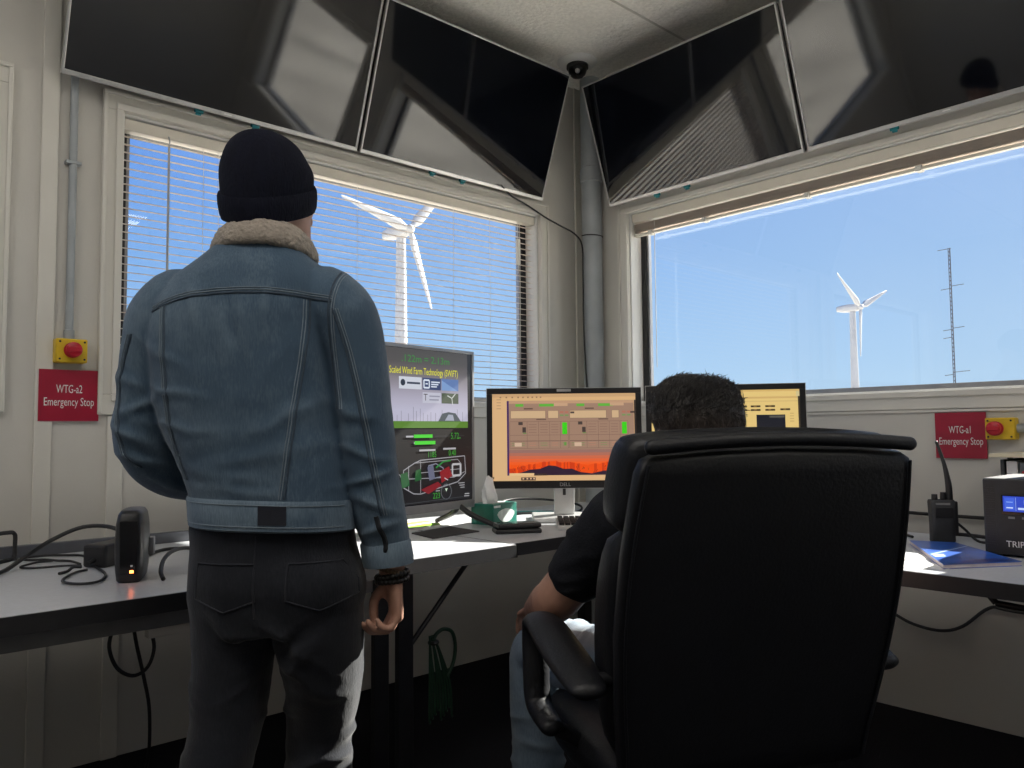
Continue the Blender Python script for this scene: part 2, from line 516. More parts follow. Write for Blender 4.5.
def blind_up(a, b):
    mp = wallmap('right')
    rt_ = thing('venetian_blind', 'cream venetian blind pulled up into a tight stack at the top of the right window', 'blind', (0.035, (a+b)/2, Z1-0.13))
    mb = MB(); bx(mb, mp, a+0.012, b-0.012, 0.008, 0.055, 2.196, 2.240); mb.build('headrail', blind_m, rt_, bevel=0.003, world=True)
    mb = MB(); z = 2.188
    while z > 2.140:
        slat_mesh(mb, mp, a+0.014, b-0.014, 0.034, z, tilt=R(random.uniform(-4, 4)))
        z -= 0.0024
    mb.build('slats', slat_m, rt_, smooth=30, world=True)
    mb = MB(); bx(mb, mp, a+0.014, b-0.014, 0.021, 0.047, 2.122, 2.136); mb.build('bottom_rail', blind_m, rt_, bevel=0.003, world=True)
    for u in (b-0.12, b-0.45, b-0.98, b-1.45, b-1.85):
        mb = MB(); bx(mb, mp, u-0.012, u+0.012, 0.016, 0.052, 2.118, 2.1405); mb.build('ladder_clip', cord_m, rt_, bevel=0.002, world=True)
    mb = MB(); mb.cyl(mp(b-0.155, 0.012, 2.20), mp(b-0.155, 0.012, 1.42), 0.0018, n=6); mb.build('lift_cord', cord_m, rt_, world=True)
blind_up(WX0, WX1)

# ------------------------------------------------------------------ wall-hung televisions
def wall_tv(label, side, u0, u1, wb, zb, wt, zt, clips):
    """screen leaning into the room: lower edge near the wall, upper edge out over the desks"""
    mp = wallmap(side)
    uc = (u0+u1)/2; W_ = u1-u0
    H_ = math.hypot(wt-wb, zt-zb); tl = math.atan2(wb-wt, zt-zb)
    root = thing('wall_television', label, 'television', mp(uc, wb, zb), 0.0, 'televisions hung above the windows')
    # local frame: a = along the wall, v = up the screen, n = out of the screen
    def P(a, v, n):
        w = wb - v*math.sin(tl) - n*math.cos(tl)
        return mp(uc+a, w, zb + v*math.cos(tl) - n*math.sin(tl))
    def pb(mb, a0, a1, v0, v1, n0, n1, mi=0):
        vs = [P(a, v, n) for n in (n0, n1) for v in (v0, v1) for a in (a0, a1)]
        return mb.add(vs, [(0, 2, 3, 1), (4, 5, 7, 6), (0, 1, 5, 4), (2, 6, 7, 3), (0, 4, 6, 2), (1, 3, 7, 5)], mi)
    h = W_/2; bz = 0.0085; bb_ = 0.017
    mb = MB()
    pb(mb, -h, h, 0, bb_, -0.016, 0); pb(mb, -h, h, H_-bz, H_, -0.016, 0)
    pb(mb, -h, -h+bz, bb_, H_-bz, -0.016, 0); pb(mb, h-bz, h, bb_, H_-bz, -0.016, 0)
    fr = mb.build('bezel', silver_m, root, bevel=0.002, world=True)
    mb = MB(); pb(mb, -0.014, 0.014, 0.006, 0.011, 0, 0.001); mb.build('maker_mark', white_m, fr, world=True)
    mb = MB(); pb(mb, -h+bz, h-bz, bb_, H_-bz, -0.012, -0.003); mb.build('screen', screen_m, root, world=True)
    mb = MB(); pb(mb, -h+0.004, h-0.004, 0.004, H_-0.004, -0.040, -0.016); pb(mb, -h*0.72, h*0.72, 0.06, H_*0.72, -0.065, -0.040)
    mb.build('back_housing', housing_m, root, bevel=0.006, world=True)
    for a in (-0.2, 0.2):
        br = MB()
        q = P(a, 0.30, -0.062)
        u_ = uc+a
        br.bb(mp(u_-0.02, -0.004, q.z-0.12), mp(u_+0.02, 0.0, q.z+0.12))
        w_ = q.y if side == 'left' else q.x
        br.bb(mp(u_-0.015, w_+0.004, q.z-0.02), mp(u_+0.015, -0.004, q.z+0.02))
        br.build('wall_bracket', steel_m, root, world=True)
    for a in clips:
        mb = MB(); pb(mb, a-0.016, a+0.016, -0.012, 0.002, -0.030, -0.014); pb(mb, a-0.010, a+0.010, -0.020, -0.012, -0.028, -0.018)
        mb.build('teal_clip', teal_m, root, bevel=0.002, world=True)
LT = dict(side='left', wb=-0.090, zb=2.299, wt=-0.306, zt=2.899)
RTV = dict(side='right', wb=-0.090, zb=2.281, wt=-0.299, zt=2.873)
wall_tv('black television leaning out over the left end of the blind-covered window, leftmost screen', u0=-2.637, u1=-1.512, clips=(-0.10, 0.12), **LT)
wall_tv('black television above the blind-covered window, the one next to the grey corner pipe', u0=-1.494, u1=-0.394, clips=(-0.15, 0.03), **LT)
wall_tv('black television over the right window, the one next to the grey corner pipe', u0=-1.376, u1=-0.286, clips=(0.25, 0.07), **RTV)
wall_tv('black television over the right window, farthest right of the four screens', u0=-2.492, u1=-1.394, clips=(0.20,), **RTV)

# ------------------------------------------------------------------ corner pipe, cable, conduits
rt_ = thing('corner_pipe', 'thick blue-grey conduit pipe standing in the room corner between the windows', 'pipe', (-0.062, -0.135, 0))
mb = MB(); mb.cyl((-0.062, -0.135, 0.0), (-0.062, -0.135, HC), 0.055, n=28); mb.build('pipe', pipe_m, rt_, smooth=40, world=True)
mb = MB(); mb.lathe([(0.055, 2.45), (0.0615, 2.455), (0.0615, 2.53), (0.055, 2.535)], (-0.062, -0.135, 0)); mb.build('coupling', pipe_m, rt_, smooth=30, world=True)
rt_ = thing('wall_cable', 'thin black cable running from the screens to the corner pipe and down it', 'cable', (-0.14, -0.135, 1.3))
mb = MB()
mb.tube([(-0.70, -0.11, 2.315), (-0.58, -0.05, 2.30), (-0.45, -0.042, 2.272), (-0.33, -0.042, 2.235), (-0.22, -0.05, 2.205), (-0.155, -0.09, 2.165), (-0.133, -0.125, 2.10), (-0.128, -0.125, 1.95), (-0.128, -0.125, 1.72), (-0.128, -0.128, 1.60), (-0.126, -0.132, 1.45), (-0.124, -0.138, 1.30), (-0.124, -0.14, 0.9)], 0.0045)
mb.build('cable', cable_m, rt_, smooth=60, world=True)
mb = MB(); rr = 0.0575
mb.tube([(-0.062+rr*math.cos(t), -0.135+rr*math.sin(t), 2.155+0.004*math.sin(t)) for t in [R(d) for d in range(150, 331, 15)]], 0.003, n=6); mb.build('cable_tie', cable_m, rt_, world=True)
rt_ = thing('conduit', 'slim grey conduit rising from the left yellow stop switch to the screens', 'pipe', (-2.578, -0.018, 1.42))
mb = MB(); mb.cyl((-2.578, -0.016, 1.421), (-2.578, -0.016, HC), 0.0125, n=18); mb.build('tube', pipe_m, rt_, smooth=40, world=True)
mb = MB(); mb.lathe([(0.0165, 1.421), (0.0165, 1.452), (0.0125, 1.454)], (-2.578, -0.017, 0), n=18); mb.build('fitting', pipe_m, rt_, smooth=40, world=True)
mb = MB(); mb.bb((-2.602, -0.030, 2.02), (-2.554, -0.001, 2.032)); mb.build('pipe_strap', pipe_m, rt_, bevel=0.002, world=True)
rt_ = thing('conduit', 'short grey conduit running right along the wall from the right stop switch', 'pipe', (-0.018, -2.2, 1.09))
mb = MB(); mb.cyl((-0.018, -2.100, 1.093), (-0.018, -3.0, 1.093), 0.0125, n=18); mb.build('tube', pipe_m, rt_, smooth=40, world=True)
mb = MB(); mb.cyl((-0.018, -2.100, 1.093), (-0.018, -2.13, 1.093), 0.0165, n=18); mb.build('fitting', pipe_m, rt_, smooth=40, world=True)

def estop(label, side, uc, zc, s):
    mp = wallmap(side)
    root = thing('emergency_stop_switch', label, 'switch', mp(uc, -0.0, zc))
    mb = MB(); bx(mb, mp, uc-0.048, uc+0.048, -0.050, 0, zc-0.040, zc+0.040); bd = mb.build('box', yellow_m, root, bevel=0.005, world=True)
    mb = MB(); bx(mb, mp, uc-0.046, uc+0.046, -0.054, -0.050, zc-0.038, zc+0.038); mb.build('cover_plate', yellow_m, bd, bevel=0.003, world=True)
    for du in (-0.037, 0.037):
        for dz in (-0.029, 0.029):
            mb = MB(); mb.cyl(mp(uc+du, -0.054, zc+dz), mp(uc+du, -0.0555, zc+dz), 0.0035, n=10); mb.build('screw', steel_m, bd, world=True)
    Rm = RX(R(90)) if side == 'left' else RY(R(-90))
    o = mp(uc+s, -0.054, zc+0.001)
    mb = MB(); mb.lathe([(0.0, 0), (0.026, 0), (0.026, 0.004), (0.012, 0.006), (0.012, 0.014), (0.022, 0.017), (0.0255, 0.024), (0.0235, 0.031), (0.014, 0.035), (0, 0.036)], o, Rm=Rm)
    kn = mb.build('push_knob', red_m, root, smooth=35, world=True)
    mb = MB(); bx(mb, mp, uc+s-0.021, uc+s+0.021, -0.094, -0.086, zc-0.008, zc+0.010); mb.build('twist_grip', red_m, kn, bevel=0.004, world=True)
estop('yellow emergency stop box with a red knob above the left red sign', 'left', -2.5755, 1.381, 0.0)
estop('yellow emergency stop box with a red knob beside the right red sign', 'right', -2.060, 1.092, 0.012)

def sign(label, side, uc, zc, line1, w, h):
    mp = wallmap(side)
    root = thing('wall_sign', label, 'sign', mp(uc, 0, zc))
    mb = MB(); bx(mb, mp, uc-w/2, uc+w/2, -0.0142, -0.0112, zc-h/2, zc+h/2); mb.build('plate', sign_m, root, world=True)
    if side == 'left': M0 = Matrix.Translation(mp(uc, -0.0146, zc)) @ Matrix.Rotation(R(90), 4, 'X')
    else: M0 = Matrix.Translation(mp(uc, -0.0146, zc)) @ Matrix.Rotation(R(-90), 4, 'Z') @ Matrix.Rotation(R(90), 4, 'X')
    mb = MB(); mb.text(line1, M0 @ Matrix.Translation((0, 0.020, 0)), 0.039, sx=0.56); mb.text('Emergency Stop', M0 @ Matrix.Translation((0, -0.023, 0)), 0.039, sx=0.60)
    mb.build('lettering', white_m, root, world=True)
sign('dark red sign lettered WTG-a2 Emergency Stop on the wall left of the standing man', 'left', -2.572, 1.233, 'WTG-a2', 0.182, 0.172)
sign('dark red sign lettered WTG-a1 Emergency Stop on the wall right of the chair', 'right', -1.918, 1.068, 'WTG-a1', 0.176, 0.172)

# ------------------------------------------------------------------ ceiling camera and added fill lamps
rt_ = thing('dome_camera', 'small black dome security camera on a white ceiling plate in the corner', 'camera', (-0.275, -0.24, HC))
mb = MB(); mb.lathe([(0.0, 0), (0.105, 0), (0.105, -0.006), (0.098, -0.012), (0.075, -0.020), (0.0, -0.020)], (-0.275, -0.24, HC), n=40); mb.build('ceiling_plate', jamb_m, rt_, smooth=30, world=True)
mb = MB(); mb.lathe([(0.056, -0.020), (0.057, -0.036), (0.050, -0.040)], (-0.275, -0.24, HC), n=32); mb.build('collar_ring', housing_m, rt_, smooth=30, world=True)
mb = MB(); mb.lathe([(0.050, -0.036), (0.049, -0.050), (0.042, -0.068), (0.028, -0.082), (0.012, -0.088), (0, -0.089)], (-0.275, -0.24, HC), n=32); dm = mb.build('dome', gloss_m, rt_, smooth=60, world=True)
mb = MB(); mb.ball((-0.305, -0.268, HC-0.066), 0.013, n=12, m=8); mb.build('lens', silver_m, dm, smooth=60, world=True)

diff_m = glow_mat('fill_diffuser', (1.0, 0.93, 0.80), 2.0)
def added_fill_lamp(x, y, label):  # unseen panel with an area light, added to brighten the room
    root = thing('added_fill_light', label, 'light', (x, y, HC), 0, 'added fill lights out of view')
    mb = MB()
    for a, b in (((x-0.62, y-0.32), (x+0.62, y-0.29)), ((x-0.62, y+0.29), (x+0.62, y+0.32)), ((x-0.62, y-0.29), (x-0.59, y+0.29)), ((x+0.59, y-0.29), (x+0.62, y+0.29))):
        mb.bb((*a, HC-0.05), (*b, HC-0.003))
    mb.build('fill_frame', jamb_m, root, bevel=0.003, world=True)
    mb = MB(); mb.bb((x-0.59, y-0.29, HC-0.044), (x+0.59, y+0.29, HC-0.036)); mb.build('diffuser', diff_m, root, world=True)
    ld = bpy.data.lights.new('fill_glow', 'AREA'); ld.shape = 'RECTANGLE'; ld.size = 1.15; ld.size_y = 0.55
    ld.energy = FILL_POWER; ld.color = (1.0, 0.965, 0.93)
    lo = bpy.data.objects.new('fill_glow', ld); COL.objects.link(lo); lo.location = (0, 0, -0.055); lo.parent = root
added_fill_lamp(-2.95, -2.35, 'added fill light panel, out of view above the photographer')
added_fill_lamp(-1.6, -4.2, 'added fill light panel, out of view near the front wall')
added_fill_lamp(-4.3, -1.5, 'added fill light panel, out of view near the back wall')

# ------------------------------------------------------------------ desks
DZ = 0.74
def desk_top(mb, poly, th=0.030):
    mb.prism([(x, y, DZ-th) for x, y in poly], (0, 0, th))
def desk(name, label, x0, x1, y0, y1, edges, legs, apron=None):
    root = thing(name, label, 'desk', ((x0+x1)/2, (y0+y1)/2, 0))
    mb = MB(); mb.bb((x0+0.004, y0+0.004, DZ-0.028), (x1-0.004, y1-0.004, DZ)); mb.build('desktop', desk_m, root, world=True)
    mb = MB()
    mb.bb((x0, y0, DZ-0.040), (x1, y0+0.004, DZ-0.001)); mb.bb((x0, y1-0.004, DZ-0.040), (x1, y1, DZ-0.001))
    mb.bb((x0, y0, DZ-0.040), (x0+0.004, y1, DZ-0.001)); mb.bb((x1-0.004, y0, DZ-0.040), (x1, y1, DZ-0.001))
    mb.bb((x0+0.004, y0+0.004, DZ-0.040), (x1-0.004, y1-0.004, DZ-0.028))
    mb.build('edge_band', deskedge_m, root, world=True)
    if apron:
        mb = MB(); mb.bb(*apron); mb.build('apron', apron_m, root, bevel=0.003, world=True)
    for pts in legs:
        mb = MB()
        (lx, ly, sx, sy) = pts
        mb.bb((lx-sx/2, ly-sy/2, 0.0), (lx+sx/2, ly+sy/2, DZ-0.040))
        mb.build('leg', steel_m, root, bevel=0.003, world=True)
    return root
dk = desk('long_desk', 'long grey desk with a black edge under the blind-covered window, behind the standing man', -4.6, -1.5475, -1.118, -0.25, None,
          [(-1.951, -0.95, 0.052, 0.020), (-1.865, -0.95, 0.056, 0.020), (-4.3, -0.95, 0.052, 0.052), (-4.3, -0.40, 0.052, 0.052)],
          ((-4.3, -1.02, DZ-0.095), (-2.02, -1.0, DZ-0.040)))
for y in (-0.95,):
    mb = MB(); mb.cyl((-1.838, y, 0.455), (-1.60, y, 0.690), 0.008, n=10); mb.build('leg_brace', steel_m, dk, world=True)
rail = thing('cable_raceway', 'low dark grey cable raceway along the wall side of the long desk', 'raceway', (-3.08, -0.236, 0.55))
mb = MB(); mb.bb((-4.6, -0.249, 0.60), (-1.56, -0.225, DZ+0.034)); mb.build('channel', mat('rail_grey', (0.085, 0.09, 0.105), 0.5, nscale=30, namt=0.1), rail, bevel=0.002, world=True)
for x in (-4.4, -3.0, -1.7):
    mb = MB(); mb.bb((x-0.015, -0.225, 0.62), (x+0.015, -0.013, 0.65)); mb.build('bracket', steel_m, rail, world=True)
mb = MB(); mb.bb((-2.62, -0.985, DZ-0.125), (-2.50, -0.955, DZ-0.040)); mb.build('cable_bracket', wall_m, dk, bevel=0.003, world=True)
desk('corner_desk', 'grey corner desk with a black edge holding the two computer monitors', -1.5455, -0.30, -1.092, -0.25, None,
     [(-0.40, -0.35, 0.05, 0.05), (-0.40, -1.02, 0.05, 0.05), (-1.45, -0.35, 0.05, 0.05)])
dk = desk('right_desk', 'grey desk with a black edge along the right wall, holding the blue brochure', -1.182, -0.40, -4.0, -1.094, None,
     [(-0.50, -1.25, 0.05, 0.05), (-0.50, -3.85, 0.05, 0.05), (-1.08, -3.85, 0.05, 0.05)])
mb = MB(); mb.cyl((-0.80, -2.18, DZ-0.045), (-0.80, -2.245, 0.615), 0.009, n=10); mb.cyl((-0.80, -2.245, 0.615), (-0.80, -2.50, 0.60), 0.009, n=10)
mb.build('leg_brace', steel_m, dk, smooth=40, world=True)

# ------------------------------------------------------------------ screens with content
class Art:
    """flat picture shown on a screen, built as thin coloured shapes on a plane (u right, v up)"""
    def __init__(s, M, s0=1.0, flip=None): s.flip = flip; s.mb = MB(); s.mats = []; s.idx = {}; s.M = M; s.k = 0; s.s0 = s0
    def mi(s, c):
        if c not in s.idx:
            s.idx[c] = len(s.mats); s.mats.append(glow_mat('screen_colour', srgb(*c), s.s0))
        return s.idx[c]
    def nz(s): s.k += 1; return 0.00004*s.k
    def P(s, u, v, z): return s.M @ V((u if s.flip is None else s.flip-u, v, z))
    def rect(s, u0, v0, u1, v1, c):
        z = s.nz(); s.mb.quad(s.P(u0, v0, z), s.P(u1, v0, z), s.P(u1, v1, z), s.P(u0, v1, z), s.mi(c))
    def poly(s, pts, c):
        z = s.nz(); s.mb.add([s.P(u, v, z) for u, v in pts], [list(range(len(pts)))], s.mi(c))
    def line(s, pts, c, w=0.0012):
        z = s.nz()
        for (a, b), (d, e) in zip(pts, pts[1:]):
            t = V((d-a, e-b)); 
            if t.length < 1e-6: continue
            n = V((-t.y, t.x)).normalized()*w/2
            s.mb.quad(s.P(a+n.x, b+n.y, z), s.P(d+n.x, e+n.y, z), s.P(d-n.x, e-n.y, z), s.P(a-n.x, b-n.y, z), s.mi(c))
    def box(s, u0, v0, u1, v1, c, w=0.0012): s.line([(u0, v0), (u1, v0), (u1, v1), (u0, v1), (u0, v0)], c, w)
    def text(s, t, u, v, size, c, sx=1.0, align='CENTER'):
        z = s.nz(); s.mb.text(t, s.M @ Matrix.Translation((u if s.flip is None else s.flip-u, v, z)), size, s.mi(c), sx, 0, align)
    def done(s, name, parent): return s.mb.build(name, s.mats, parent)
UP = Matrix.Rotation(R(90), 4, 'X')
# ---- large television standing on the long desk
dx, dy = 0.985, 0.167
TVRZ = math.atan2(dy, dx)
tv = thing('desk_television', 'wide television on the long desk showing a wind farm slide, half hidden by the man', 'television', (-1.804, -0.673, DZ), TVRZ)
TW, THh, TB = 1.05, 0.605, 0.067
mb = MB(); h = TW/2
mb.bb((-h, -0.008, TB), (h, 0.012, TB+0.030)); mb.bb((-h, -0.008, TB+THh-0.012), (h, 0.012, TB+THh)); mb.bb((-h, -0.008, TB+0.030), (-h+0.012, 0.012, TB+THh-0.012)); mb.bb((h-0.012, -0.008, TB+0.030), (h, 0.012, TB+THh-0.012))
mb.build('bezel', mat('grey_bezel', (0.30, 0.30, 0.31), 0.35, 0.4, nscale=30, namt=0.06), tv, bevel=0.002)
mb = MB(); mb.bb((-h+0.004, 0.012, TB+0.004), (h-0.004, 0.035, TB+THh-0.004)); mb.bb((-0.36, 0.035, TB+0.05), (0.36, 0.065, TB+0.40)); mb.build('back_housing', housing_m, tv, bevel=0.005)
mb = MB(); mb.bb((-h+0.012, -0.004, TB+0.030), (h-0.012, 0.011, TB+THh-0.012)); sc = mb.build('screen', screen_m, tv)
for s_ in (-1, 1):
    mb = MB(); x = s_*0.445
    for y in (-0.15, 0.15):
        mb.limb([(x, 0.005, TB+0.012), (x+s_*0.01, y*0.3, TB-0.020), (x+s_*0.03, y*0.93, 0.012), (x+s_*0.032, y, 0.008)], [0.011, 0.011, 0.009, 0.008], n=10)
    mb.build('foot', black_m, tv, smooth=50)
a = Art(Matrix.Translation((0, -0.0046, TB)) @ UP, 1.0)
vf = lambda f: (1-f)*THh
BK = (22, 22, 26)
a.rect(-0.513, vf(0.945), 0.513, vf(0.022), BK)
grad = [(0.022, 0.10, (70, 66, 64)), (0.10, 0.15, (80, 75, 74)), (0.15, 0.19, (98, 92, 93)), (0.19, 0.23, (124, 118, 124)), (0.23, 0.27, (140, 134, 144)), (0.27, 0.32, (156, 151, 166)), (0.32, 0.38, (170, 166, 184)), (0.38, 0.456, (180, 178, 198))]  # dark brown top bands: a screen reflection painted into the slide colours
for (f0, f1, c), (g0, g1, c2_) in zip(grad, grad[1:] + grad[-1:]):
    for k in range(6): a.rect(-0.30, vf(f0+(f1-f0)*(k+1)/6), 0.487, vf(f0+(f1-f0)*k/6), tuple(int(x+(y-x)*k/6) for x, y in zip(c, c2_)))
a.rect(-0.30, vf(0.493), 0.487, vf(0.452), (84, 126, 44))
a.text('.122m = 2.13m', 0.258, vf(0.083), 0.036, (46, 138, 52), 1.15)
a.text('Scaled Wind Farm Technology (SWiFT)', 0.252, vf(0.155), 0.0355, (226, 222, 40), 0.625)
a.flip = 0.525   # from here on u is measured from the right end of the set
for (u0, f0, u1, f1, c) in ((0.292, .190, 0.405, .262, (198, 202, 212)), (0.190, .190, 0.287, .262, (54, 66, 104)), (0.092, .190, 0.186, .262, (92, 118, 168)), (0.190, .278, 0.287, .342, (186, 186, 200)), (0.092, .278, 0.186, .342, (74, 84, 66))):
    a.rect(u0, vf(f1), u1, vf(f0), c)
a.poly([(0.386+.012*math.cos(R(t)), vf(.225)+.012*math.sin(R(t))) for t in range(0, 360, 30)], (40, 48, 60)); a.rect(0.300, vf(.232), 0.366, vf(.220), (50, 58, 74))
a.box(0.252, vf(.250), 0.280, vf(.204), (210, 218, 230), 0.006); a.rect(0.260, vf(.230), 0.272, vf(.222), (210, 218, 230))
for k in range(3): a.rect(0.196+0.008*k, vf(.218+k*.014), 0.242, vf(.210+k*.014), (206, 214, 228))
a.poly([(0.096, vf(.262)), (0.186, vf(.262)), (0.186, vf(.20))], (120, 150, 196))
a.text('T', 0.272, vf(.31), 0.036, (70, 60, 66)); a.rect(0.196, vf(.304), 0.252, vf(.296), (140, 140, 156)); a.rect(0.202, vf(.326), 0.252, vf(.318), (140, 140, 156))
for t in (20, 140, 260):
    a.line([(0.130, vf(.308)), (0.130+0.026*math.cos(R(t)), vf(.308)+0.026*math.sin(R(t)))], (196, 200, 196), 0.004)
for i, (u, hh) in enumerate(((0.44, .05), (0.415, .035), (0.395, .06), (0.36, .045), (0.335, .085), (0.32, .06), (0.30, .075), (0.285, .05), (0.262, .04), (0.245, .055), (0.22, .05), (0.185, .07), (0.10, .075), (0.07, .06))):
    a.line([(u, vf(.452)), (u, vf(.452-hh))], (128, 126, 142), 0.0022)
a.poly([(0.205, vf(.452)), (0.185, vf(.405)), (0.150, vf(.395)), (0.110, vf(.402)), (0.080, vf(.452))], (66, 76, 84))
a.poly([(0.170, vf(.448)), (0.150, vf(.41)), (0.125, vf(.412)), (0.118, vf(.448))], (150, 156, 172))
G = (60, 200, 40)
a.rect(0.335, vf(.548), 0.372, vf(.538), (170, 170, 176)); a.rect(0.237, vf(.552), 0.333, vf(.532), G)
a.rect(0.315, vf(.587), 0.333, vf(.578), (170, 170, 176)); a.rect(0.222, vf(.592), 0.330, vf(.571), G)
a.rect(0.06, vf(.545), 0.225, vf(.541), (52, 54, 58))
a.text('5.72', 0.115, vf(.545), 0.034, (56, 150, 50), 0.8); a.rect(0.082, vf(.560), 0.100, vf(.553), (60, 130, 56))
a.rect(0.222, vf(.632), 0.306, vf(.621), (168, 168, 172)); a.text('1185', 0.240, vf(.655), 0.030, (56, 150, 50), 0.8)
a.rect(0.110, vf(.627), 0.180, vf(.616), (168, 168, 172)); a.text('0.40', 0.130, vf(.650), 0.030, (56, 150, 50), 0.8)
WL = (150, 150, 156)
nac = [(0.385, .74), (0.33, .70), (0.30, .685), (0.06, .67), (0.055, .78), (0.10, .83), (0.30, .885), (0.335, .88), (0.385, .84), (0.385, .74)]
for pts, c, w in ((nac, WL, .0035),
    ([(0.36, .715), (0.36, .86)], WL, .003), ([(0.385, .79), (0.12, .80), (0.06, .77)], WL, .0025), ([(0.30, .69), (0.30, .88)], WL, .0025), ([(0.30, .76), (0.08, .75)], WL, .0025),
    ([(0.33, .70), (0.10, .69), (0.08, .72), (0.08, .79)], WL, .0025), ([(0.44, .72), (0.40, .77), (0.385, .84)], WL, .003), ([(0.46, .80), (0.40, .84), (0.41, .90)], WL, .003),
    ([(0.13, .72), (0.13, .79), (0.085, .79), (0.085, .72), (0.13, .72)], (176, 176, 180), .008),
    ([(0.26, .72), (0.22, .71), (0.18, .74), (0.19, .79), (0.24, .80), (0.26, .72)], (120, 124, 140), .004)):
    a.line([(u, vf(f)) for u, f in pts], c, w)
a.poly([(0.265, vf(.73)), (0.235, vf(.715)), (0.225, vf(.80)), (0.255, vf(.81))], (96, 100, 122))
a.poly([(0.325, vf(.745)), (0.30, vf(.735)), (0.295, vf(.80)), (0.33, vf(.81))], (30, 86, 46)); a.poly([(0.40, vf(.76)), (0.365, vf(.75)), (0.355, vf(.83)), (0.395, vf(.845))], (26, 84, 44))
a.line([(0.22, vf(.735)), (0.18, vf(.70)), (0.14, vf(.695))], (40, 130, 60), .006)
a.poly([(0.20, vf(.76)), (0.15, vf(.73)), (0.13, vf(.79)), (0.19, vf(.83))], (132, 24, 34)); a.poly([(0.30, vf(.86)), (0.21, vf(.82)), (0.19, vf(.845)), (0.26, vf(.89))], (120, 22, 34))
a.line([(0.175, vf(.80)), (0.155, vf(.815))], (190, 190, 196), .003)
for k in range(3): a.rect(0.062, vf(.842+.014*k), 0.098-.006*k, vf(.836+.014*k), (150, 150, 154))
cpt = [(0.165+0.028*math.cos(R(t)), vf(.885)+0.028*math.sin(R(t))) for t in range(0, 361, 24)]
a.line(cpt, (96, 100, 106), .003); a.poly([(0.165, vf(.885)), (0.158, vf(.865)), (0.172, vf(.865))], (200, 220, 200))
a.text('223', 0.218, vf(.905), 0.030, (56, 150, 50), 0.9); a.rect(0.200, vf(.878), 0.222, vf(.872), (150, 150, 154))
a.line([(0.40, vf(.935)), (0.07, vf(.926))], (70, 72, 78), .002)
a.rect(0.035, vf(.912), 0.062, vf(.907), (176, 176, 180)); a.rect(0.035, vf(.926), 0.066, vf(.920), (150, 150, 156))
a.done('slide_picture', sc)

# ---- the two computer monitors
brush_m = mat('brushed_silver', (0.60, 0.60, 0.60), 0.35, 0.6, nscale=20, namt=0.05)
bezel_m = mat('monitor_bezel', (0.010, 0.010, 0.012), 0.35, nscale=40, namt=0.2)
def monitor(label, loc, rz, Wd, Hd, zb, tilt=R(3)):
    root = thing('computer_monitor', label, 'monitor', loc, rz, 'computer monitors on the corner desk')
    T = Matrix.Translation((0, 0, zb)) @ Matrix.Rotation(-tilt, 4, 'X')
    h = Wd/2; b = 0.022
    mb = MB()
    mb.bb((-h, -0.010, 0), (h, 0.012, 0.030)); mb.bb((-h, -0.010, Hd-b), (h, 0.012, Hd)); mb.bb((-h, -0.010, 0.030), (-h+b, 0.012, Hd-b)); mb.bb((h-b, -0.010, 0.030), (h, 0.012, Hd-b))
    mb.v = [T @ p for p in mb.v]
    bz = mb.build('bezel', bezel_m, root, bevel=0.002)
    mb = MB(); mb.bb((-h-0.002, -0.006, 0.0), (-h, 0.030, Hd)); mb.bb((h, -0.006, 0), (h+0.002, 0.030, Hd)); mb.bb((-h-0.002, -0.006, Hd), (h+0.002, 0.030, Hd+0.002)); mb.bb((-h-0.002, -0.006, -0.002), (h+0.002, 0.030, 0))
    mb.v = [T @ p for p in mb.v]; mb.build('silver_edge', brush_m, bz)
    mb = MB(); mb.bb((-h+0.002, 0.012, 0.002), (h-0.002, 0.045, Hd-0.002)); mb.v = [T @ p for p in mb.v]; mb.build('back_housing', housing_m, root, bevel=0.006)
    mb = MB(); mb.bb((-h+b, -0.005, 0.030), (h-b, 0.010, Hd-b)); mb.v = [T @ p for p in mb.v]; sc = mb.build('screen', screen_m, root)
    mb = MB(); mb.text('DELL', T @ Matrix.Translation((0, -0.0103, 0.014)) @ UP, 0.020, sx=1.0); mb.build('maker_lettering', silver_m, bz)
    mb = MB(); mb.bb((-0.028, -0.0112, Hd-0.014), (0.028, -0.010, Hd-0.004)); mb.v = [T @ p for p in mb.v]; mb.build('badge', silver_m, bz)
    mb = MB(); mb.bb((-0.041, 0.055, 0.022), (0.041, 0.083, zb+0.24)); mb.bb((-0.05, 0.045, zb+0.10), (0.05, 0.056, zb+0.22))
    col = mb.build('stand_column', brush_m, root, bevel=0.004)
    mb = MB(); mb.bb((-0.006, 0.0535, 0.10), (0.006, 0.0548, 0.15)); mb.build('cable_slot', black_m, col)
    mb = MB(); mb.bb((-0.13, -0.05, 0.0), (0.13, 0.17, 0.022)); mb.build('stand_base', brush_m, root, bevel=0.006)
    return root, sc, T
MH = YAW - R(90)
c1 = cf(0.207, 3.155)
root, sc, T = monitor('computer monitor with an orange mountain desktop picture, left of the seated man', (c1.x, c1.y, DZ), MH, 0.618, 0.398, 0.872-DZ)
W_, H_ = 0.574, 0.346
a = Art(T @ Matrix.Translation((-W_/2, -0.0056, 0.030)) @ UP, 0.95)
px = lambda x: (x-62)/(790-62)*W_
py = lambda y: (1-(y-168)/(628-168))*H_
def rp(x0, y0, x1, y1, c): a.rect(px(x0), py(y1), px(x1), py(y0), c)
TAN = (216, 176, 128); BR = (158, 126, 106)
rp(62, 168, 790, 628, TAN); rp(62, 168, 790, 186, (200, 160, 116)); rp(62, 186, 790, 205, (214, 174, 124))
for k, x in enumerate((100, 130, 160, 190, 215, 240, 262, 284, 304)): rp(x, 182, x+8, 190, (150, 116, 84))
for k in range(4): rp(84, 196+16*k, 106, 200+16*k, (176, 138, 100))
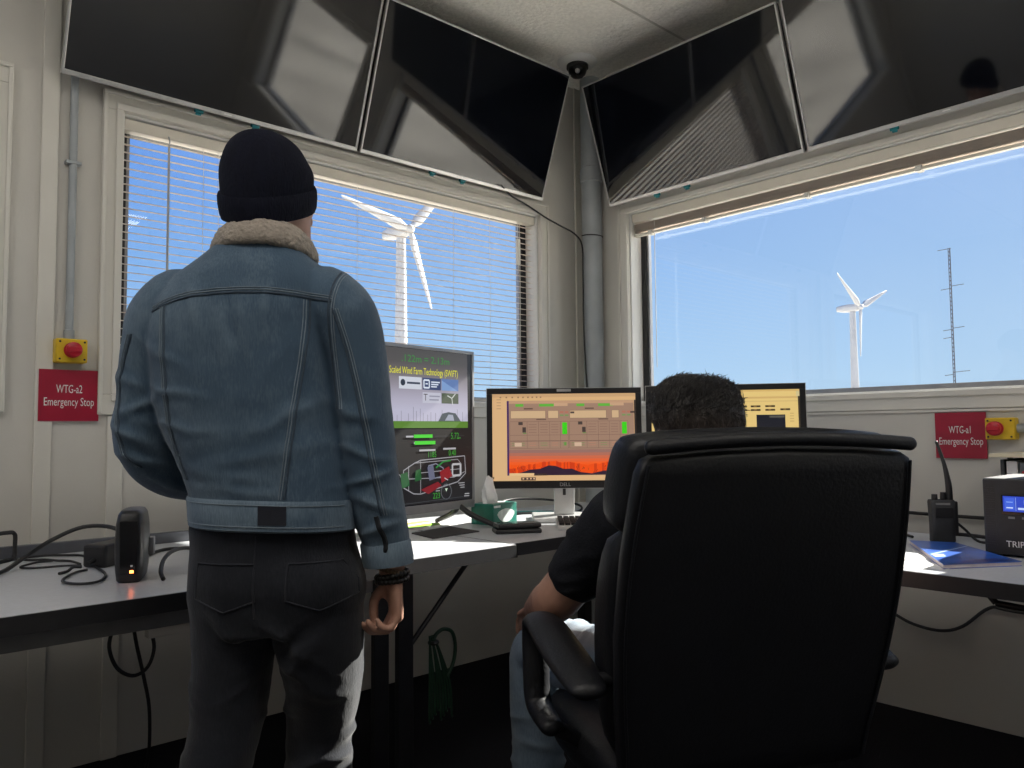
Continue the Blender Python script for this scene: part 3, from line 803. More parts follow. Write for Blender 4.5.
rp(136, 205, 146, 600, (66, 34, 92)); rp(146, 205, 780, 466, BR)
rp(146, 206, 780, 220, (190, 150, 118))
for x in (180, 300, 490, 600): rp(x, 222, x+(40 if x in (180, 490) else 75), 236, (96, 176, 62))
for x in (375, 660): rp(x, 218, x+70, 234, (196, 158, 126))
for x in (222, 532): rp(x, 244, x+46, 251, (96, 74, 66))
for x0, x1 in ((155, 332), (345, 397), (455, 640), (668, 704)): rp(x0, 258, x1, 299, (204, 172, 134)); a.box(px(x0), py(299), px(x1), py(258), (120, 92, 80), .0012)
for x in (405, 430, 720, 745): rp(x, 262, x+18, 272, (178, 110, 92)); rp(x, 280, x+18, 288, (112, 150, 88))
for x in (458, 762): rp(x, 264, x+20, 274, (76, 60, 56))
for x in (285, 600): rp(x, 302, x+50, 308, (104, 80, 70))
for x0 in (146, 448):
    for i, x in enumerate((x0+4, x0+92, x0+150, x0+206, x0+260)):
        x1 = [x0+92, x0+150, x0+206, x0+260, x0+300][i]
        for y0, y1 in ((316, 388), (388, 418), (420, 458)):
            a.box(px(x), py(y1), px(x1), py(y0), (112, 86, 76), .0012)
        for k in range(4): rp(x+8, 330+14*k, x1-10, 333+14*k, (134, 104, 90)) if i else None
        for k in range(2): rp(x+10, 428+12*k, x1-12, 432+12*k, (176, 126, 104) if i % 2 else (128, 136, 92))
    rp(x0+48, 318, x0+70, 334, (70, 58, 54)); rp(x0+68, 346, x0+86, 374, (70, 58, 54)); rp(x0+70, 376, x0+88, 380, (80, 140, 60))
    rp(x0+28, 428, x0+64, 448, (206, 176, 150)); rp(x0+270, 322, x0+294, 384, (60, 206, 26)); rp(x0+278, 426, x0+290, 444, (100, 150, 70))
sky_b = [(466, 482, (150, 110, 100)), (482, 498, (176, 108, 88)), (498, 514, (204, 104, 72)), (514, 530, (226, 98, 54)), (530, 545, (240, 92, 34)), (545, 600, (240, 84, 18))]
for y0, y1, c in sky_b: rp(146, y0, 780, y1, c)
mp_ = [(146, 566), (190, 560), (240, 545), (290, 536), (330, 528), (370, 524), (420, 536), (450, 528), (500, 540), (545, 548), (600, 540), (650, 532), (700, 544), (780, 550)]
rnd = random.Random(3)
peaks = []
for (x0, y0), (x1, y1) in zip(mp_, mp_[1:]):
    for k in range(4): peaks.append((x0+(x1-x0)*k/4, y0+(y1-y0)*k/4+rnd.uniform(-4, 4)))
peaks.append(mp_[-1])
for (x0, y0), (x1, y1) in zip(peaks, peaks[1:]):
    a.poly([(px(x0), py(598)), (px(x1), py(598)), (px(x1), py(y1)), (px(x0), py(y0))], (236, 78, 14) if rnd.random() < .6 else (206, 58, 16))
for k in range(60):
    x = rnd.uniform(160, 770); y = rnd.uniform(548, 580)
    a.line([(px(x), py(y)), (px(x+rnd.uniform(-9, 9)), py(y+rnd.uniform(8, 16)))], (96, 26, 18), .0012)
a.poly([(px(x), py(y)) for x, y in ((146, 598), (200, 586), (250, 570), (300, 566), (345, 548), (380, 552), (420, 568), (460, 566), (500, 584), (560, 592), (620, 578), (690, 574), (780, 590), (780, 600), (146, 600))], (46, 28, 48))
rp(146, 588, 272, 600, (228, 190, 140)); rp(270, 590, 336, 601, (60, 44, 40)); rp(62, 602, 790, 628, TAN); rp(205, 610, 278, 626, (70, 54, 50))
for x in (212, 232, 250, 266): rp(x, 613, x+8, 621, (220, 180, 140))
rp(64, 606, 70, 618, (90, 70, 60)); rp(780, 205, 788, 600, (46, 38, 40))
a.done('desktop_picture', sc)

d = V((0.589, -0.13)); 
rz2 = MH + math.atan2(d.y, d.x)
c2 = cf(0.824, 3.07)
root, sc, T = monitor('computer monitor with plain tan windows, partly hidden behind the seated man\'s head', (c2.x, c2.y, DZ), rz2, 0.603, 0.398, 0.875-DZ)
W_ = 0.559
a = Art(T @ Matrix.Translation((-W_/2, -0.0056, 0.030)) @ UP, 0.95)
px = lambda x: (x-130)/(912-130)*W_
py = lambda y: H_ - (y-252)/(912-130)*W_
YT = (226, 196, 124)
rp(130, 252, 912, 735, YT); rp(130, 252, 912, 262, (214, 178, 108)); rp(150, 290, 905, 300, (208, 172, 108)); rp(150, 312, 905, 318, (214, 182, 116)); rp(895, 262, 912, 292, (206, 190, 140))
for x, y in ((660, 337), (735, 337), (660, 357), (735, 357), (812, 355), (590, 337), (590, 357)): rp(x, y, x+50, y+10, (62, 48, 32)); rp(x+16, y+2, x+30, y+7, (150, 120, 70))
rp(688, 388, 836, 520, (24, 26, 36)); rp(755, 393, 832, 404, (86, 84, 78)); rp(200, 340, 560, 600, (200, 168, 110)); rp(640, 560, 880, 640, (206, 172, 110))
for k in range(4): rp(860, 380+14*k, 880, 384+14*k, (196, 160, 96))
rp(903, 290, 912, 520, (60, 50, 40))
a.done('desktop_picture', sc)

# ---- keyboard, phones, pad, tissue box, papers
kb_c = cf(0.385, 2.955)
kbd = thing('computer_keyboard', 'silver and black computer keyboard in front of the orange mountain monitor', 'keyboard', (kb_c.x, kb_c.y, DZ), MH)
mb = MB(); mb.add([(-0.225, -0.075, 0), (0.225, -0.075, 0), (0.225, 0.075, 0), (-0.225, 0.075, 0), (-0.225, -0.075, 0.016), (0.225, -0.075, 0.016), (0.225, 0.075, 0.030), (-0.225, 0.075, 0.030)], [(3, 2, 1, 0), (4, 5, 6, 7), (0, 1, 5, 4), (1, 2, 6, 5), (2, 3, 7, 6), (3, 0, 4, 7)])
mb.build('case', brush_m, kbd, bevel=0.003)
mb = MB()
for r_ in range(6):
    for c_ in range(20):
        x = -0.209 + c_*0.022; y = -0.056 + r_*0.022; z = 0.016 + (y+0.075)/0.15*0.014
        mb.box((x, y, z+0.004), (0.018, 0.018, 0.011))
mb.build('keys', black_m, kbd)
PHZ = MH + R(12)
p1 = cf(0.012, 2.835)
def phone(name, label, z, off, s):
    root = thing(name, label, 'phone', (p1.x+off[0], p1.y+off[1], z), PHZ+off[2])
    mb = MB(); mb.bb((-0.083*s, -0.042*s, 0), (0.083*s, 0.042*s, 0.0155)); mb.build('case', black_m, root, bevel=0.005)
    mb = MB(); mb.bb((-0.078*s, -0.037*s, 0.0155), (0.078*s, 0.037*s, 0.0163)); mb.build('screen', gloss_m, root)
    mb = MB(); mb.cyl((-0.065*s, 0.025*s, 0.0163), (-0.065*s, 0.025*s, 0.0175), 0.006); mb.build('lens', gloss_m, root)
phone('mobile_phone', 'black phone lying flat on the desk, underneath another black phone', DZ, (0, 0, 0), 1.0)
phone('mobile_phone', 'black phone lying on top of another black phone beside the tissue box', DZ+0.0178, (0.008, 0.006, R(5)), 0.95)
mp_r = thing('mouse_pad', 'thin dark mouse pad on the desk in front of the television', 'mouse pad', (-1.53, -0.71, DZ), 0)
mb = MB(); mb.prism([(-1.625, -0.650, DZ), (-1.655, -0.815, DZ), (-1.425, -0.785, DZ), (-1.415, -0.600, DZ)], (0, 0, 0.004)); mb.build('pad', mat('pad_cloth', (0.035, 0.033, 0.036), 0.8, nscale=80, namt=0.2), mp_r, world=True)
gbox_m = mat('green_card', (0.0, 0.13, 0.095), 0.4, nscale=14, namt=0.3); 
tb = thing('tissue_box', 'green and white tissue box with a white tissue sticking out, on the corner desk', 'tissue box', (-1.208, -0.618, DZ), R(10))
mb = MB(); mb.bb((-0.075, -0.055, 0), (0.075, 0.055, 0.080)); bxo = mb.build('carton', gbox_m, tb, bevel=0.002)
mb = MB(); mb.prism([(0.005+0.052*math.cos(R(t))*(1+.12*math.sin(R(3*t))), -0.0552, 0.034+0.026*math.sin(R(t))) for t in range(0, 360, 24)], (0, -0.0006, 0)); mb.bb((-0.07, -0.0558, 0.066), (-0.03, -0.0552, 0.074)); mb.build('printed_panel', mat('print_white', (0.55, 0.62, 0.60), 0.5, nscale=50, namt=0.15), bxo)
mb = MB(); mb.prism([(0.06*math.cos(R(t)), 0.028*math.sin(R(t)), 0.0802) for t in range(0, 360, 20)], (0, 0, 0.0006)); mb.build('opening', white_m, bxo)
mb = MB()
rows = []
for i, (z, a_, b_, cx) in enumerate(((0.079, .040, .014, -0.02), (0.10, .036, .022, -0.022), (0.125, .030, .020, -0.030), (0.150, .026, .012, -0.036), (0.170, .018, .006, -0.030), (0.182, .006, .003, -0.040))):
    rows.append([V((cx + a_*math.cos(t)*(1+.22*math.sin(5*t+i)), b_*math.sin(t)*(1+.35*math.cos(4*t+2*i)), z+0.006*math.sin(3*t+i))) for t in [2*math.pi*j/30 for j in range(30)]])
mb.rings(rows); mb.build('tissue', mat('tissue_paper', (0.85, 0.86, 0.86), 0.8, nscale=40, namt=0.03), tb, smooth=80)
def sheet(label, cx, cy, w, h, rz, z, m, name='paper_sheet', cat='paper', th=0.0012):
    mb = MB()
    n = 8; rows = []
    vs = []
    for i in range(n+1):
        for j in range(2):
            x = -w/2 + w*i/n; y = -h/2 + h*j
            vs.append((x, y, 0.0008*math.sin(i*1.3)+th))
    fs = [(2*i, 2*i+2, 2*i+3, 2*i+1) for i in range(n)]
    k = len(vs)
    vs += [(x, y, 0.0) for x, y, _ in vs]
    fs += [(k+2*i+1, k+2*i+3, k+2*i+2, k+2*i) for i in range(n)]
    fs += [(2*i, k+2*i, k+2*i+2, 2*i+2) for i in range(n)] + [(2*i+3, k+2*i+3, k+2*i+1, 2*i+1) for i in range(n)]
    fs += [(1, k+1, k, 0), (2*n, k+2*n, k+2*n+1, 2*n+1)]
    mb.add(vs, fs)
    o = mb.build(name, m)
    o.location = (cx, cy, z); o.rotation_euler = (0, 0, rz)
    return tag(o, label, cat)
sheet('white paper sheet on the desk behind the green tissue box', -1.02, -0.42, 0.30, 0.16, R(30), DZ, paper_m)
sheet('bright green paper strip lying on the white sheet right of the tissue box', -1.085, -0.440, 0.14, 0.035, R(22), DZ+0.0022, greenp_m)
sheet('white paper sheet under the television, nearest its right foot', -1.46, -0.46, 0.30, 0.21, R(12), DZ, paper_m)
sheet('green paper strip on the white sheet under the television', -1.50, -0.50, 0.24, 0.05, R(8), DZ+0.0022, greenp_m)
sheet('pale yellow paper strip beneath the television screen', -1.47, -0.405, 0.24, 0.04, R(8), DZ+0.0022, yellowp_m)

# ---- cables on the desks
def cable(label, pts, r=0.0035, m=None, group=None, name='cable', n=8, cat='cable', extra=None):
    root = thing(name, label, cat, pts[0], 0, group) if extra else None
    mb = MB(); mb.tube(pts, r, n=n)
    if not root:
        o = mb.build(name, m or cable_m, smooth=60)
        return tag(o, label, cat, group)
    mb.build('cord', m or cable_m, root, smooth=60, world=True)
    extra(root)
    return root
z = DZ + 0.005
cable('thick black cable arching over the left desk to the black router', [(-2.90, -0.60, z), (-2.84, -0.545, z+0.003), (-2.78, -0.46, z+0.02), (-2.70, -0.40, z+0.055), (-2.62, -0.40, z+0.085), (-2.56, -0.47, z+0.085), (-2.545, -0.60, z+0.060), (-2.56, -0.72, z+0.03)], 0.006)
cable('thin black cable curling in a loop on the desk in front of the black adapter', [(-2.74, -0.30, z), (-2.69, -0.30, z), (-2.65, -0.33, z), (-2.615, -0.37, z), (-2.61, -0.45, z), (-2.637, -0.56, z), (-2.655, -0.76, z), (-2.70, -0.865, z), (-2.745, -0.86, z), (-2.76, -0.79, z), (-2.71, -0.69, z), (-2.672, -0.66, z)], 0.0034)
cable('thin black cable with a flat bend at the left end of the desk', [(-2.78, -0.30, z), (-2.745, -0.36, z), (-2.71, -0.385, z), (-2.69, -0.43, z), (-2.665, -0.47, z), (-2.66, -0.545, z)], 0.0034)
cable('thin black cable folded in a hairpin on the left desk', [(-2.665, -0.575, z), (-2.70, -0.545, z), (-2.77, -0.525, z), (-2.79, -0.48, z), (-2.74, -0.425, z), (-2.70, -0.425, z)], 0.003)
cable('short black cable end lying loose nearest the front of the left desk', [(-2.74, -0.672, z), (-2.715, -0.648, z), (-2.70, -0.640, z+0.008), (-2.685, -0.655, z+0.008)], 0.004)
cable('dark cable lying behind the router towards the standing man', [(-2.50, -0.56, z), (-2.43, -0.46, z), (-2.38, -0.43, z), (-2.32, -0.46, z), (-2.25, -0.48, z)], 0.005)
cable('black cable with a curved end rising beside the standing man\'s hip', [(-2.574, -0.945, z), (-2.565, -0.90, z+0.012), (-2.53, -0.82, z+0.03), (-2.47, -0.72, z+0.035), (-2.40, -0.63, z+0.025), (-2.33, -0.55, z)], 0.0055)
cable('black cable bent into an upright hook at the far left of the desk', [(-2.96, -0.44, z+0.065), (-2.87, -0.36, z+0.075), (-2.79, -0.29, z+0.075), (-2.768, -0.275, z+0.068), (-2.766, -0.275, z+0.04), (-2.77, -0.285, z), (-2.80, -0.33, z), (-2.93, -0.45, z)], 0.006)
cable('black cable coil on the desk behind the orange mountain monitor', [(-1.10, -0.46, z), (-1.02, -0.40, z+0.03), (-0.90, -0.36, z+0.05), (-0.80, -0.38, z+0.05), (-0.70, -0.46, z+0.04), (-0.64, -0.55, z+0.02), (-0.72, -0.60, z), (-0.86, -0.50, z), (-0.98, -0.42, z)], 0.005)
cable('thin black cable trailing left of the silver monitor stand', [(-1.10, -0.47, z), (-1.02, -0.50, z+0.002), (-0.94, -0.56, z+0.01), (-0.86, -0.60, z), (-0.76, -0.66, z)], 0.0035)
cable('teal cable bundle behind the silver monitor stand', [(-0.92, -0.42, z), (-0.84, -0.52, z+0.004), (-0.78, -0.60, z+0.002), (-0.70, -0.72, z+0.004), (-0.62, -0.78, z)], 0.006, mat('teal_cable', (0.0, 0.11, 0.12), 0.5, nscale=30, namt=0.2))
cable('black cable looping down under the left desk edge', [(-2.682, -0.935, DZ-0.09), (-2.690, -0.93, 0.60), (-2.672, -0.93, 0.548), (-2.636, -0.93, 0.522), (-2.603, -0.93, 0.535), (-2.588, -0.93, 0.58), (-2.603, -0.94, 0.64), (-2.61, -0.94, DZ-0.041)], 0.0045)
cable('straight black cable dropping from the left desk to the floor', [(-2.637, -0.90, DZ-0.041), (-2.622, -0.90, 0.60), (-2.595, -0.88, 0.50), (-2.57, -0.85, 0.40), (-2.55, -0.78, 0.25), (-2.53, -0.62, 0.10), (-2.52, -0.45, 0.006), (-2.50, -0.30, 0.006)], 0.0045)
cable('dark cable sagging along the wall below the desk behind the standing man', [(-2.15, -0.03, 0.20), (-2.05, -0.04, 0.25), (-1.9, -0.03, 0.30), (-1.6, -0.03, 0.36), (-1.35, -0.03, 0.46), (-1.2, -0.02, 0.55)], 0.007)
cable('grey cable hanging in a curve on the wall below the right desk', [(-0.02, -1.40, 0.48), (-0.02, -1.55, 0.42), (-0.02, -1.65, 0.368), (-0.02, -1.725, 0.338), (-0.02, -1.822, 0.330), (-0.02, -1.90, 0.360), (-0.02, -1.99, 0.440), (-0.02, -2.06, 0.442), (-0.02, -2.35, 0.430)], 0.006, mat('cable_grey', (0.03, 0.03, 0.032), 0.5, nscale=40, namt=0.1))
gr_m = mat('green_cable', (0.006, 0.034, 0.016), 0.5, nscale=40, namt=0.2)
gb = thing('cable_bundle', 'hank of green cable hanging from the desk leg', 'cable', (-1.72, -0.93, 0.45))
for k in range(9):
    mb = MB(); o = (k-4)*0.010
    mb.tube([(-1.745+o*0.2, -0.93+0.004*(k % 3), 0.455), (-1.73+o*0.6, -0.93+0.005*(k % 3), 0.40), (-1.715+o, -0.93, 0.30), (-1.712+o*1.1, -0.93, 0.20+0.01*(k % 4)), (-1.705+o*1.1, -0.925, 0.19+0.01*(k % 4))], 0.0035, n=6)
    mb.build('strand', gr_m, gb, smooth=60, world=True)
mb = MB(); mb.tube([(-1.745, -0.93, 0.43), (-1.73, -0.93, 0.458), (-1.70, -0.93, 0.470), (-1.665, -0.93, 0.455), (-1.652, -0.93, 0.41), (-1.66, -0.93, 0.36), (-1.685, -0.93, 0.32)], 0.006, n=8); mb.build('loop', gr_m, gb, smooth=60, world=True)
mb = MB(); mb.lathe([(0.016, -0.006), (0.019, 0), (0.016, 0.006)], (-1.738, -0.928, 0.435), n=12); mb.build('tie', cable_m, gb, world=True)
cable('black cable running along the right wall just above the desk', [(-0.03, -1.45, 0.775), (-0.03, -1.75, 0.768), (-0.03, -2.0, 0.766), (-0.03, -2.3, 0.764), (-0.03, -2.9, 0.760)], 0.0065)
cable('black cable falling behind the two way radio to the right desk', [(-0.05, -1.62, 0.866), (-0.20, -1.70, 0.86), (-0.36, -1.76, 0.83), (-0.45, -1.78, 0.78), (-0.47, -1.80, z), (-0.50, -1.88, z), (-0.56, -1.94, z)], 0.0045)
cable('black cable on the right desk between the radio and the battery unit', [(-0.555, -2.06, DZ+0.07), (-0.53, -2.085, DZ+0.04), (-0.53, -2.12, z+0.002), (-0.55, -2.16, z), (-0.56, -2.22, z)], 0.0042)
cable('flat dark cable lying at the back of the right desk', [(-0.44, -1.95, z), (-0.43, -2.03, z+0.004), (-0.44, -2.10, z+0.004), (-0.46, -2.18, z)], 0.006)

# ---- router and adapter on the left desk
ro = thing('router', 'black upright router with a glowing orange light on the left desk', 'router', (-2.628, -0.872, DZ), R(-24))
mb = MB()
rows = []
for z_, w, l in ((0.0, .026, .070), (0.006, .030, .076), (0.03, .033, .079), (0.09, .035, .080), (0.14, .033, .077), (0.163, .029, .072), (0.172, .023, .064), (0.174, .016, .055)):
    rows.append(mb.sring(0, 0.03, z_, w, l, n=40, e=5))
mb.rings(rows); body = mb.build('shell', mat('router_plastic', (0.016, 0.016, 0.018), 0.38, nscale=50, namt=0.2), ro, smooth=50)
mb = MB(); mb.prism([(-0.018, -0.0500, 0.022), (0.018, -0.0500, 0.022), (0.020, -0.0512, 0.150), (-0.020, -0.0512, 0.150)], (0, 0.003, 0)); mb.build('front_strip', gloss_m, ro, bevel=0.001)
mb = MB(); mb.bb((0.004, -0.0525, 0.025), (0.0125, -0.0495, 0.031)); mb.build('indicator_light', glow_mat('indicator_orange', (1.0, 0.16, 0.03), 14.0), ro)
mb = MB(); mb.bb((0.006, -0.0525, 0.040), (0.011, -0.0495, 0.044)); mb.build('small_mark', white_m, ro)
mb = MB(); mb.bb((0.031, 0.065, 0.05), (0.045, 0.10, 0.095)); mb.build('plug', apron_m, ro, bevel=0.002)
ad = thing('power_adapter', 'black power adapter block lying behind the router', 'adapter', (-2.595, -0.575, DZ), R(38))
mb = MB(); mb.bb((-0.062, -0.035, 0), (0.062, 0.035, 0.062)); mb.build('block', black_m, ad, bevel=0.008)
mb = MB(); mb.cyl((-0.062, 0, 0.02), (-0.085, 0, 0.016), 0.007, 0.005, n=10); mb.build('cord_relief', black_m, ad, smooth=40)

# ---- two way radio, brochure, battery unit, file rack on the right desk
wt = thing('two_way_radio', 'black two way radio with a tall antenna standing on the right desk', 'radio', (-0.575, -2.036, DZ), R(-52))
wt.scale = (1.12, 1.12, 1.06)
mb = MB()
mb.rings([mb.sring(0, 0, z_, w, d_, n=28, e=5) for z_, w, d_ in ((0.0, .029, .018), (0.004, .031, .020), (0.05, .030, .020), (0.075, .031, .021), (0.118, .033, .021), (0.124, .031, .019))])
mb.build('body', mat('radio_plastic', (0.028, 0.030, 0.034), 0.5, nscale=50, namt=0.2), wt, smooth=50)
mb = MB(); mb.bb((-0.024, -0.0225, 0.072), (0.024, -0.0195, 0.104)); mb.build('speaker_grille', black_m, wt, bevel=0.002)
mb = MB(); mb.bb((-0.021, -0.0222, 0.110), (0.016, -0.0200, 0.116)); mb.build('pale_marking', apron_m, wt)
for x in (-0.017, 0.006):
    mb = MB(); mb.cyl((x, 0, 0.122), (x, 0, 0.146 if x > 0 else 0.140), 0.0085, 0.0075, n=14); mb.build('knob', black_m, wt, smooth=40)
mb = MB(); mb.limb([(0.022, 0, 0.120), (0.021, 0, 0.17), (0.012, 0, 0.23), (0.0, 0, 0.275), (-0.006, 0, 0.295)], [0.0095, 0.0085, 0.0055, 0.0045, 0.004], n=12); mb.build('antenna', black_m, wt, smooth=60)
mb = MB(); mb.bb((0.030, -0.012, 0.02), (0.040, 0.018, 0.120)); mb.build('belt_clip', black_m, wt, bevel=0.003)

br_m = mat('brochure_blue', (0.020, 0.11, 0.52), 0.3, nscale=6, namt=0.5, coat=0.3)
br_ = thing('brochure', 'glossy blue brochure lying on the right desk in front of the two way radio', 'brochure', (-0.83, -2.165, DZ), 0)
pts = [(-0.700, -1.985), (-1.090, -2.215), (-0.905, -2.338), (-0.655, -2.100)]
mb = MB(); mb.prism([(x, y, DZ+0.0015) for x, y in pts], (0, 0, 0.009)); mb.build('pages', mat('page_edges', (0.62, 0.55, 0.58), 0.7, nscale=60, namt=0.05), br_, world=True)
mb = MB()
cx = sum(p[0] for p in pts)/4; cy = sum(p[1] for p in pts)/4
ex = [(cx+(x-cx)*1.012, cy+(y-cy)*1.012) for x, y in pts]
mb.prism([(x, y, DZ+0.0107) for x, y in ex], (0, 0, 0.0012)); mb.prism([(x, y, DZ+0.0002) for x, y in ex], (0, 0, 0.0012)); cv = mb.build('cover', br_m, br_, world=True)
lerp = lambda p, q, t: (p[0]+(q[0]-p[0])*t, p[1]+(q[1]-p[1])*t)
def onb(s, t): return lerp(lerp(pts[0], pts[1], s), lerp(pts[3], pts[2], s), t)
mb = MB()
st = [(onb(0.62-0.42*t, t), onb(0.66-0.44*t, t)) for t in (0.02, .25, .5, .75, .98)]
for (a0, b0), (a1, b1) in zip(st, st[1:]): mb.quad((*a0, DZ+0.01205), (*b0, DZ+0.01205), (*b1, DZ+0.01205), (*a1, DZ+0.01205))
mb.quad(*[(*onb(s, t), DZ+0.01206) for s, t in ((.62, .03), (.74, .03), (.72, .20), (.62, .22))])
mb.build('pale_streak', mat('print_pale', (0.42, 0.55, 0.82), 0.3, nscale=30, namt=0.1), cv, world=True)
mb = MB(); mb.add([(*onb(s, t), DZ+0.01215) for s, t in ((1.0, .1), (.86, .45), (.84, .8), (.97, .98))], [(0, 1, 2, 3)]); mb.build('navy_swoosh', mat('print_navy', (0.01, 0.03, 0.20), 0.3, nscale=30, namt=0.1), cv, world=True)
sheet('white paper sheet sticking out from under the blue brochure', -1.00, -2.10, 0.26, 0.16, R(25), DZ-0.0003, paper_m, th=0.0008)

up_ = thing('battery_backup_unit', 'black battery backup unit with a lit blue display on the right desk', 'battery unit', (-0.774, -2.215, DZ), 0)
mb = MB()
mb.bb((-0.774, -2.515, DZ+0.006), (-0.48, -2.215, DZ+0.216)); cs = mb.build('case', mat('unit_plastic', (0.018, 0.018, 0.020), 0.5, nscale=60, namt=0.15), up_, bevel=0.006, world=True)
mb = MB()
for k in range(26):
    mb.bb((-0.7752, -2.247, DZ+0.03+k*0.0065), (-0.774, -2.220, DZ+0.033+k*0.0065))
mb.build('vent_grille', black_m, cs, world=True)
mb = MB(); mb.bb((-0.778, -2.375, DZ+0.118), (-0.774, -2.262, DZ+0.170)); mb.build('display_surround', gloss_m, cs, world=True)
a = Art(Matrix.Translation((-0.7785, -2.3165, DZ+0.147)) @ Matrix.Rotation(R(-90), 4, 'Z') @ UP, 1.0)
a.rect(-0.050, -0.021, 0.050, 0.021, (40, 70, 190)); a.rect(-0.046, -0.017, -0.022, 0.017, (58, 96, 214)); a.rect(-0.042, -0.012, -0.026, -0.009, (214, 228, 250)); a.rect(-0.042, 0.004, -0.026, 0.006, (150, 180, 240))
a.text('120', 0.010, 0.005, 0.018, (214, 228, 250), 0.9); a.rect(-0.014, -0.015, 0.030, -0.009, (190, 210, 246)); a.line([(-0.019, -0.018), (-0.019, 0.018)], (160, 190, 240), .001)
a.done('display', cs).matrix_parent_inverse = ROOTM[up_.name].inverted()
mb = MB()
for y in (-2.285, -2.318, -2.35): mb.bb((-0.7765, y-0.008, DZ+0.106), (-0.774, y+0.008, DZ+0.112))
mb.build('button', apron_m, cs, bevel=0.001, world=True)
M0 = Matrix.Translation((-0.7744, -2.322, DZ+0.036)) @ Matrix.Rotation(R(-90), 4, 'Z') @ UP
mb = MB(); mb.text('TRIPP-LITE', M0, 0.024, sx=0.95); mb.build('maker_lettering', white_m, cs, world=True)
mb = MB()
for x in (-0.75, -0.51):
    for y in (-2.49, -2.24): mb.bb((x-0.015, y-0.015, DZ), (x+0.015, y+0.015, DZ+0.006))
mb.build('rubber_feet', cable_m, up_, world=True)

fr_ = thing('file_rack', 'cream topped wall rack holding upright papers behind the battery unit', 'rack', (-0.16, -2.38, 0.70))
x0, x1, y0, y1 = -0.300, -0.015, -2.62, -2.110
mb = MB(); mb.bb((x0-0.015, y0, 0.998), (x1, y1+0.012, 1.010)); mb.build('top_board', mat('cream_board', (0.75, 0.68, 0.50), 0.5, nscale=20, namt=0.05), fr_, bevel=0.002, world=True)
mb = MB(); mb.bb((x0, y0, 0.700), (x1, y1, 0.712)); mb.bb((x1-0.012, y0, 0.712), (x1, y1, 0.998))
mb.bb((x0+0.14, y1-0.012, 0.712), (x0+0.16, y1, 0.998)); mb.bb((x0, y0, 0.712), (x1-0.012, y0+0.012, 0.998)); mb.build('rack_frame', steel_m, fr_, world=True)
mb = MB(); mb.bb((x1, y0, 0.70), (0.0, y1, 1.0)); mb.build('wall_plate', steel_m, fr_, world=True)
pc = [((0.05, 0.055, 0.06), 'black'), ((0.75, 0.75, 0.76), 'white'), ((0.13, 0.15, 0.17), 'dark grey'), ((0.50, 0.60, 0.63), 'pale blue-grey'), ((0.75, 0.73, 0.70), 'cream'), ((0.10, 0.12, 0.15), 'charcoal')]
ys = -2.122
for k, (c, nm) in enumerate(pc):
    w = (0.014, 0.034, 0.040, 0.034, 0.026, 0.050)[k]
    root = thing('folder', f'{nm} folder standing in the cream topped wall rack' + (', narrow and farthest left' if k == 0 else ''), 'folder', (x0+0.13, ys-w/2, 0.712), 0, 'folders in the rack')
    mb = MB(); mb.bb((x0+0.012, ys-w, 0.713), (x0+0.24, ys-0.002, 0.990-0.004*(k % 3))); mb.build('cover', mat('folder_'+nm.replace(' ', '_').replace('-', '_'), c, 0.5, nscale=20, namt=0.06), root, bevel=0.002, world=True)
    if k in (2, 4):
        mb = MB(); mb.cyl((x0+0.010, ys-w/2, 0.958 if k == 4 else 0.945), (x0+0.0125, ys-w/2, 0.958 if k == 4 else 0.945), 0.012, n=16); mb.build('red_sticker', red_m, root, world=True)
    ys -= w + 0.004

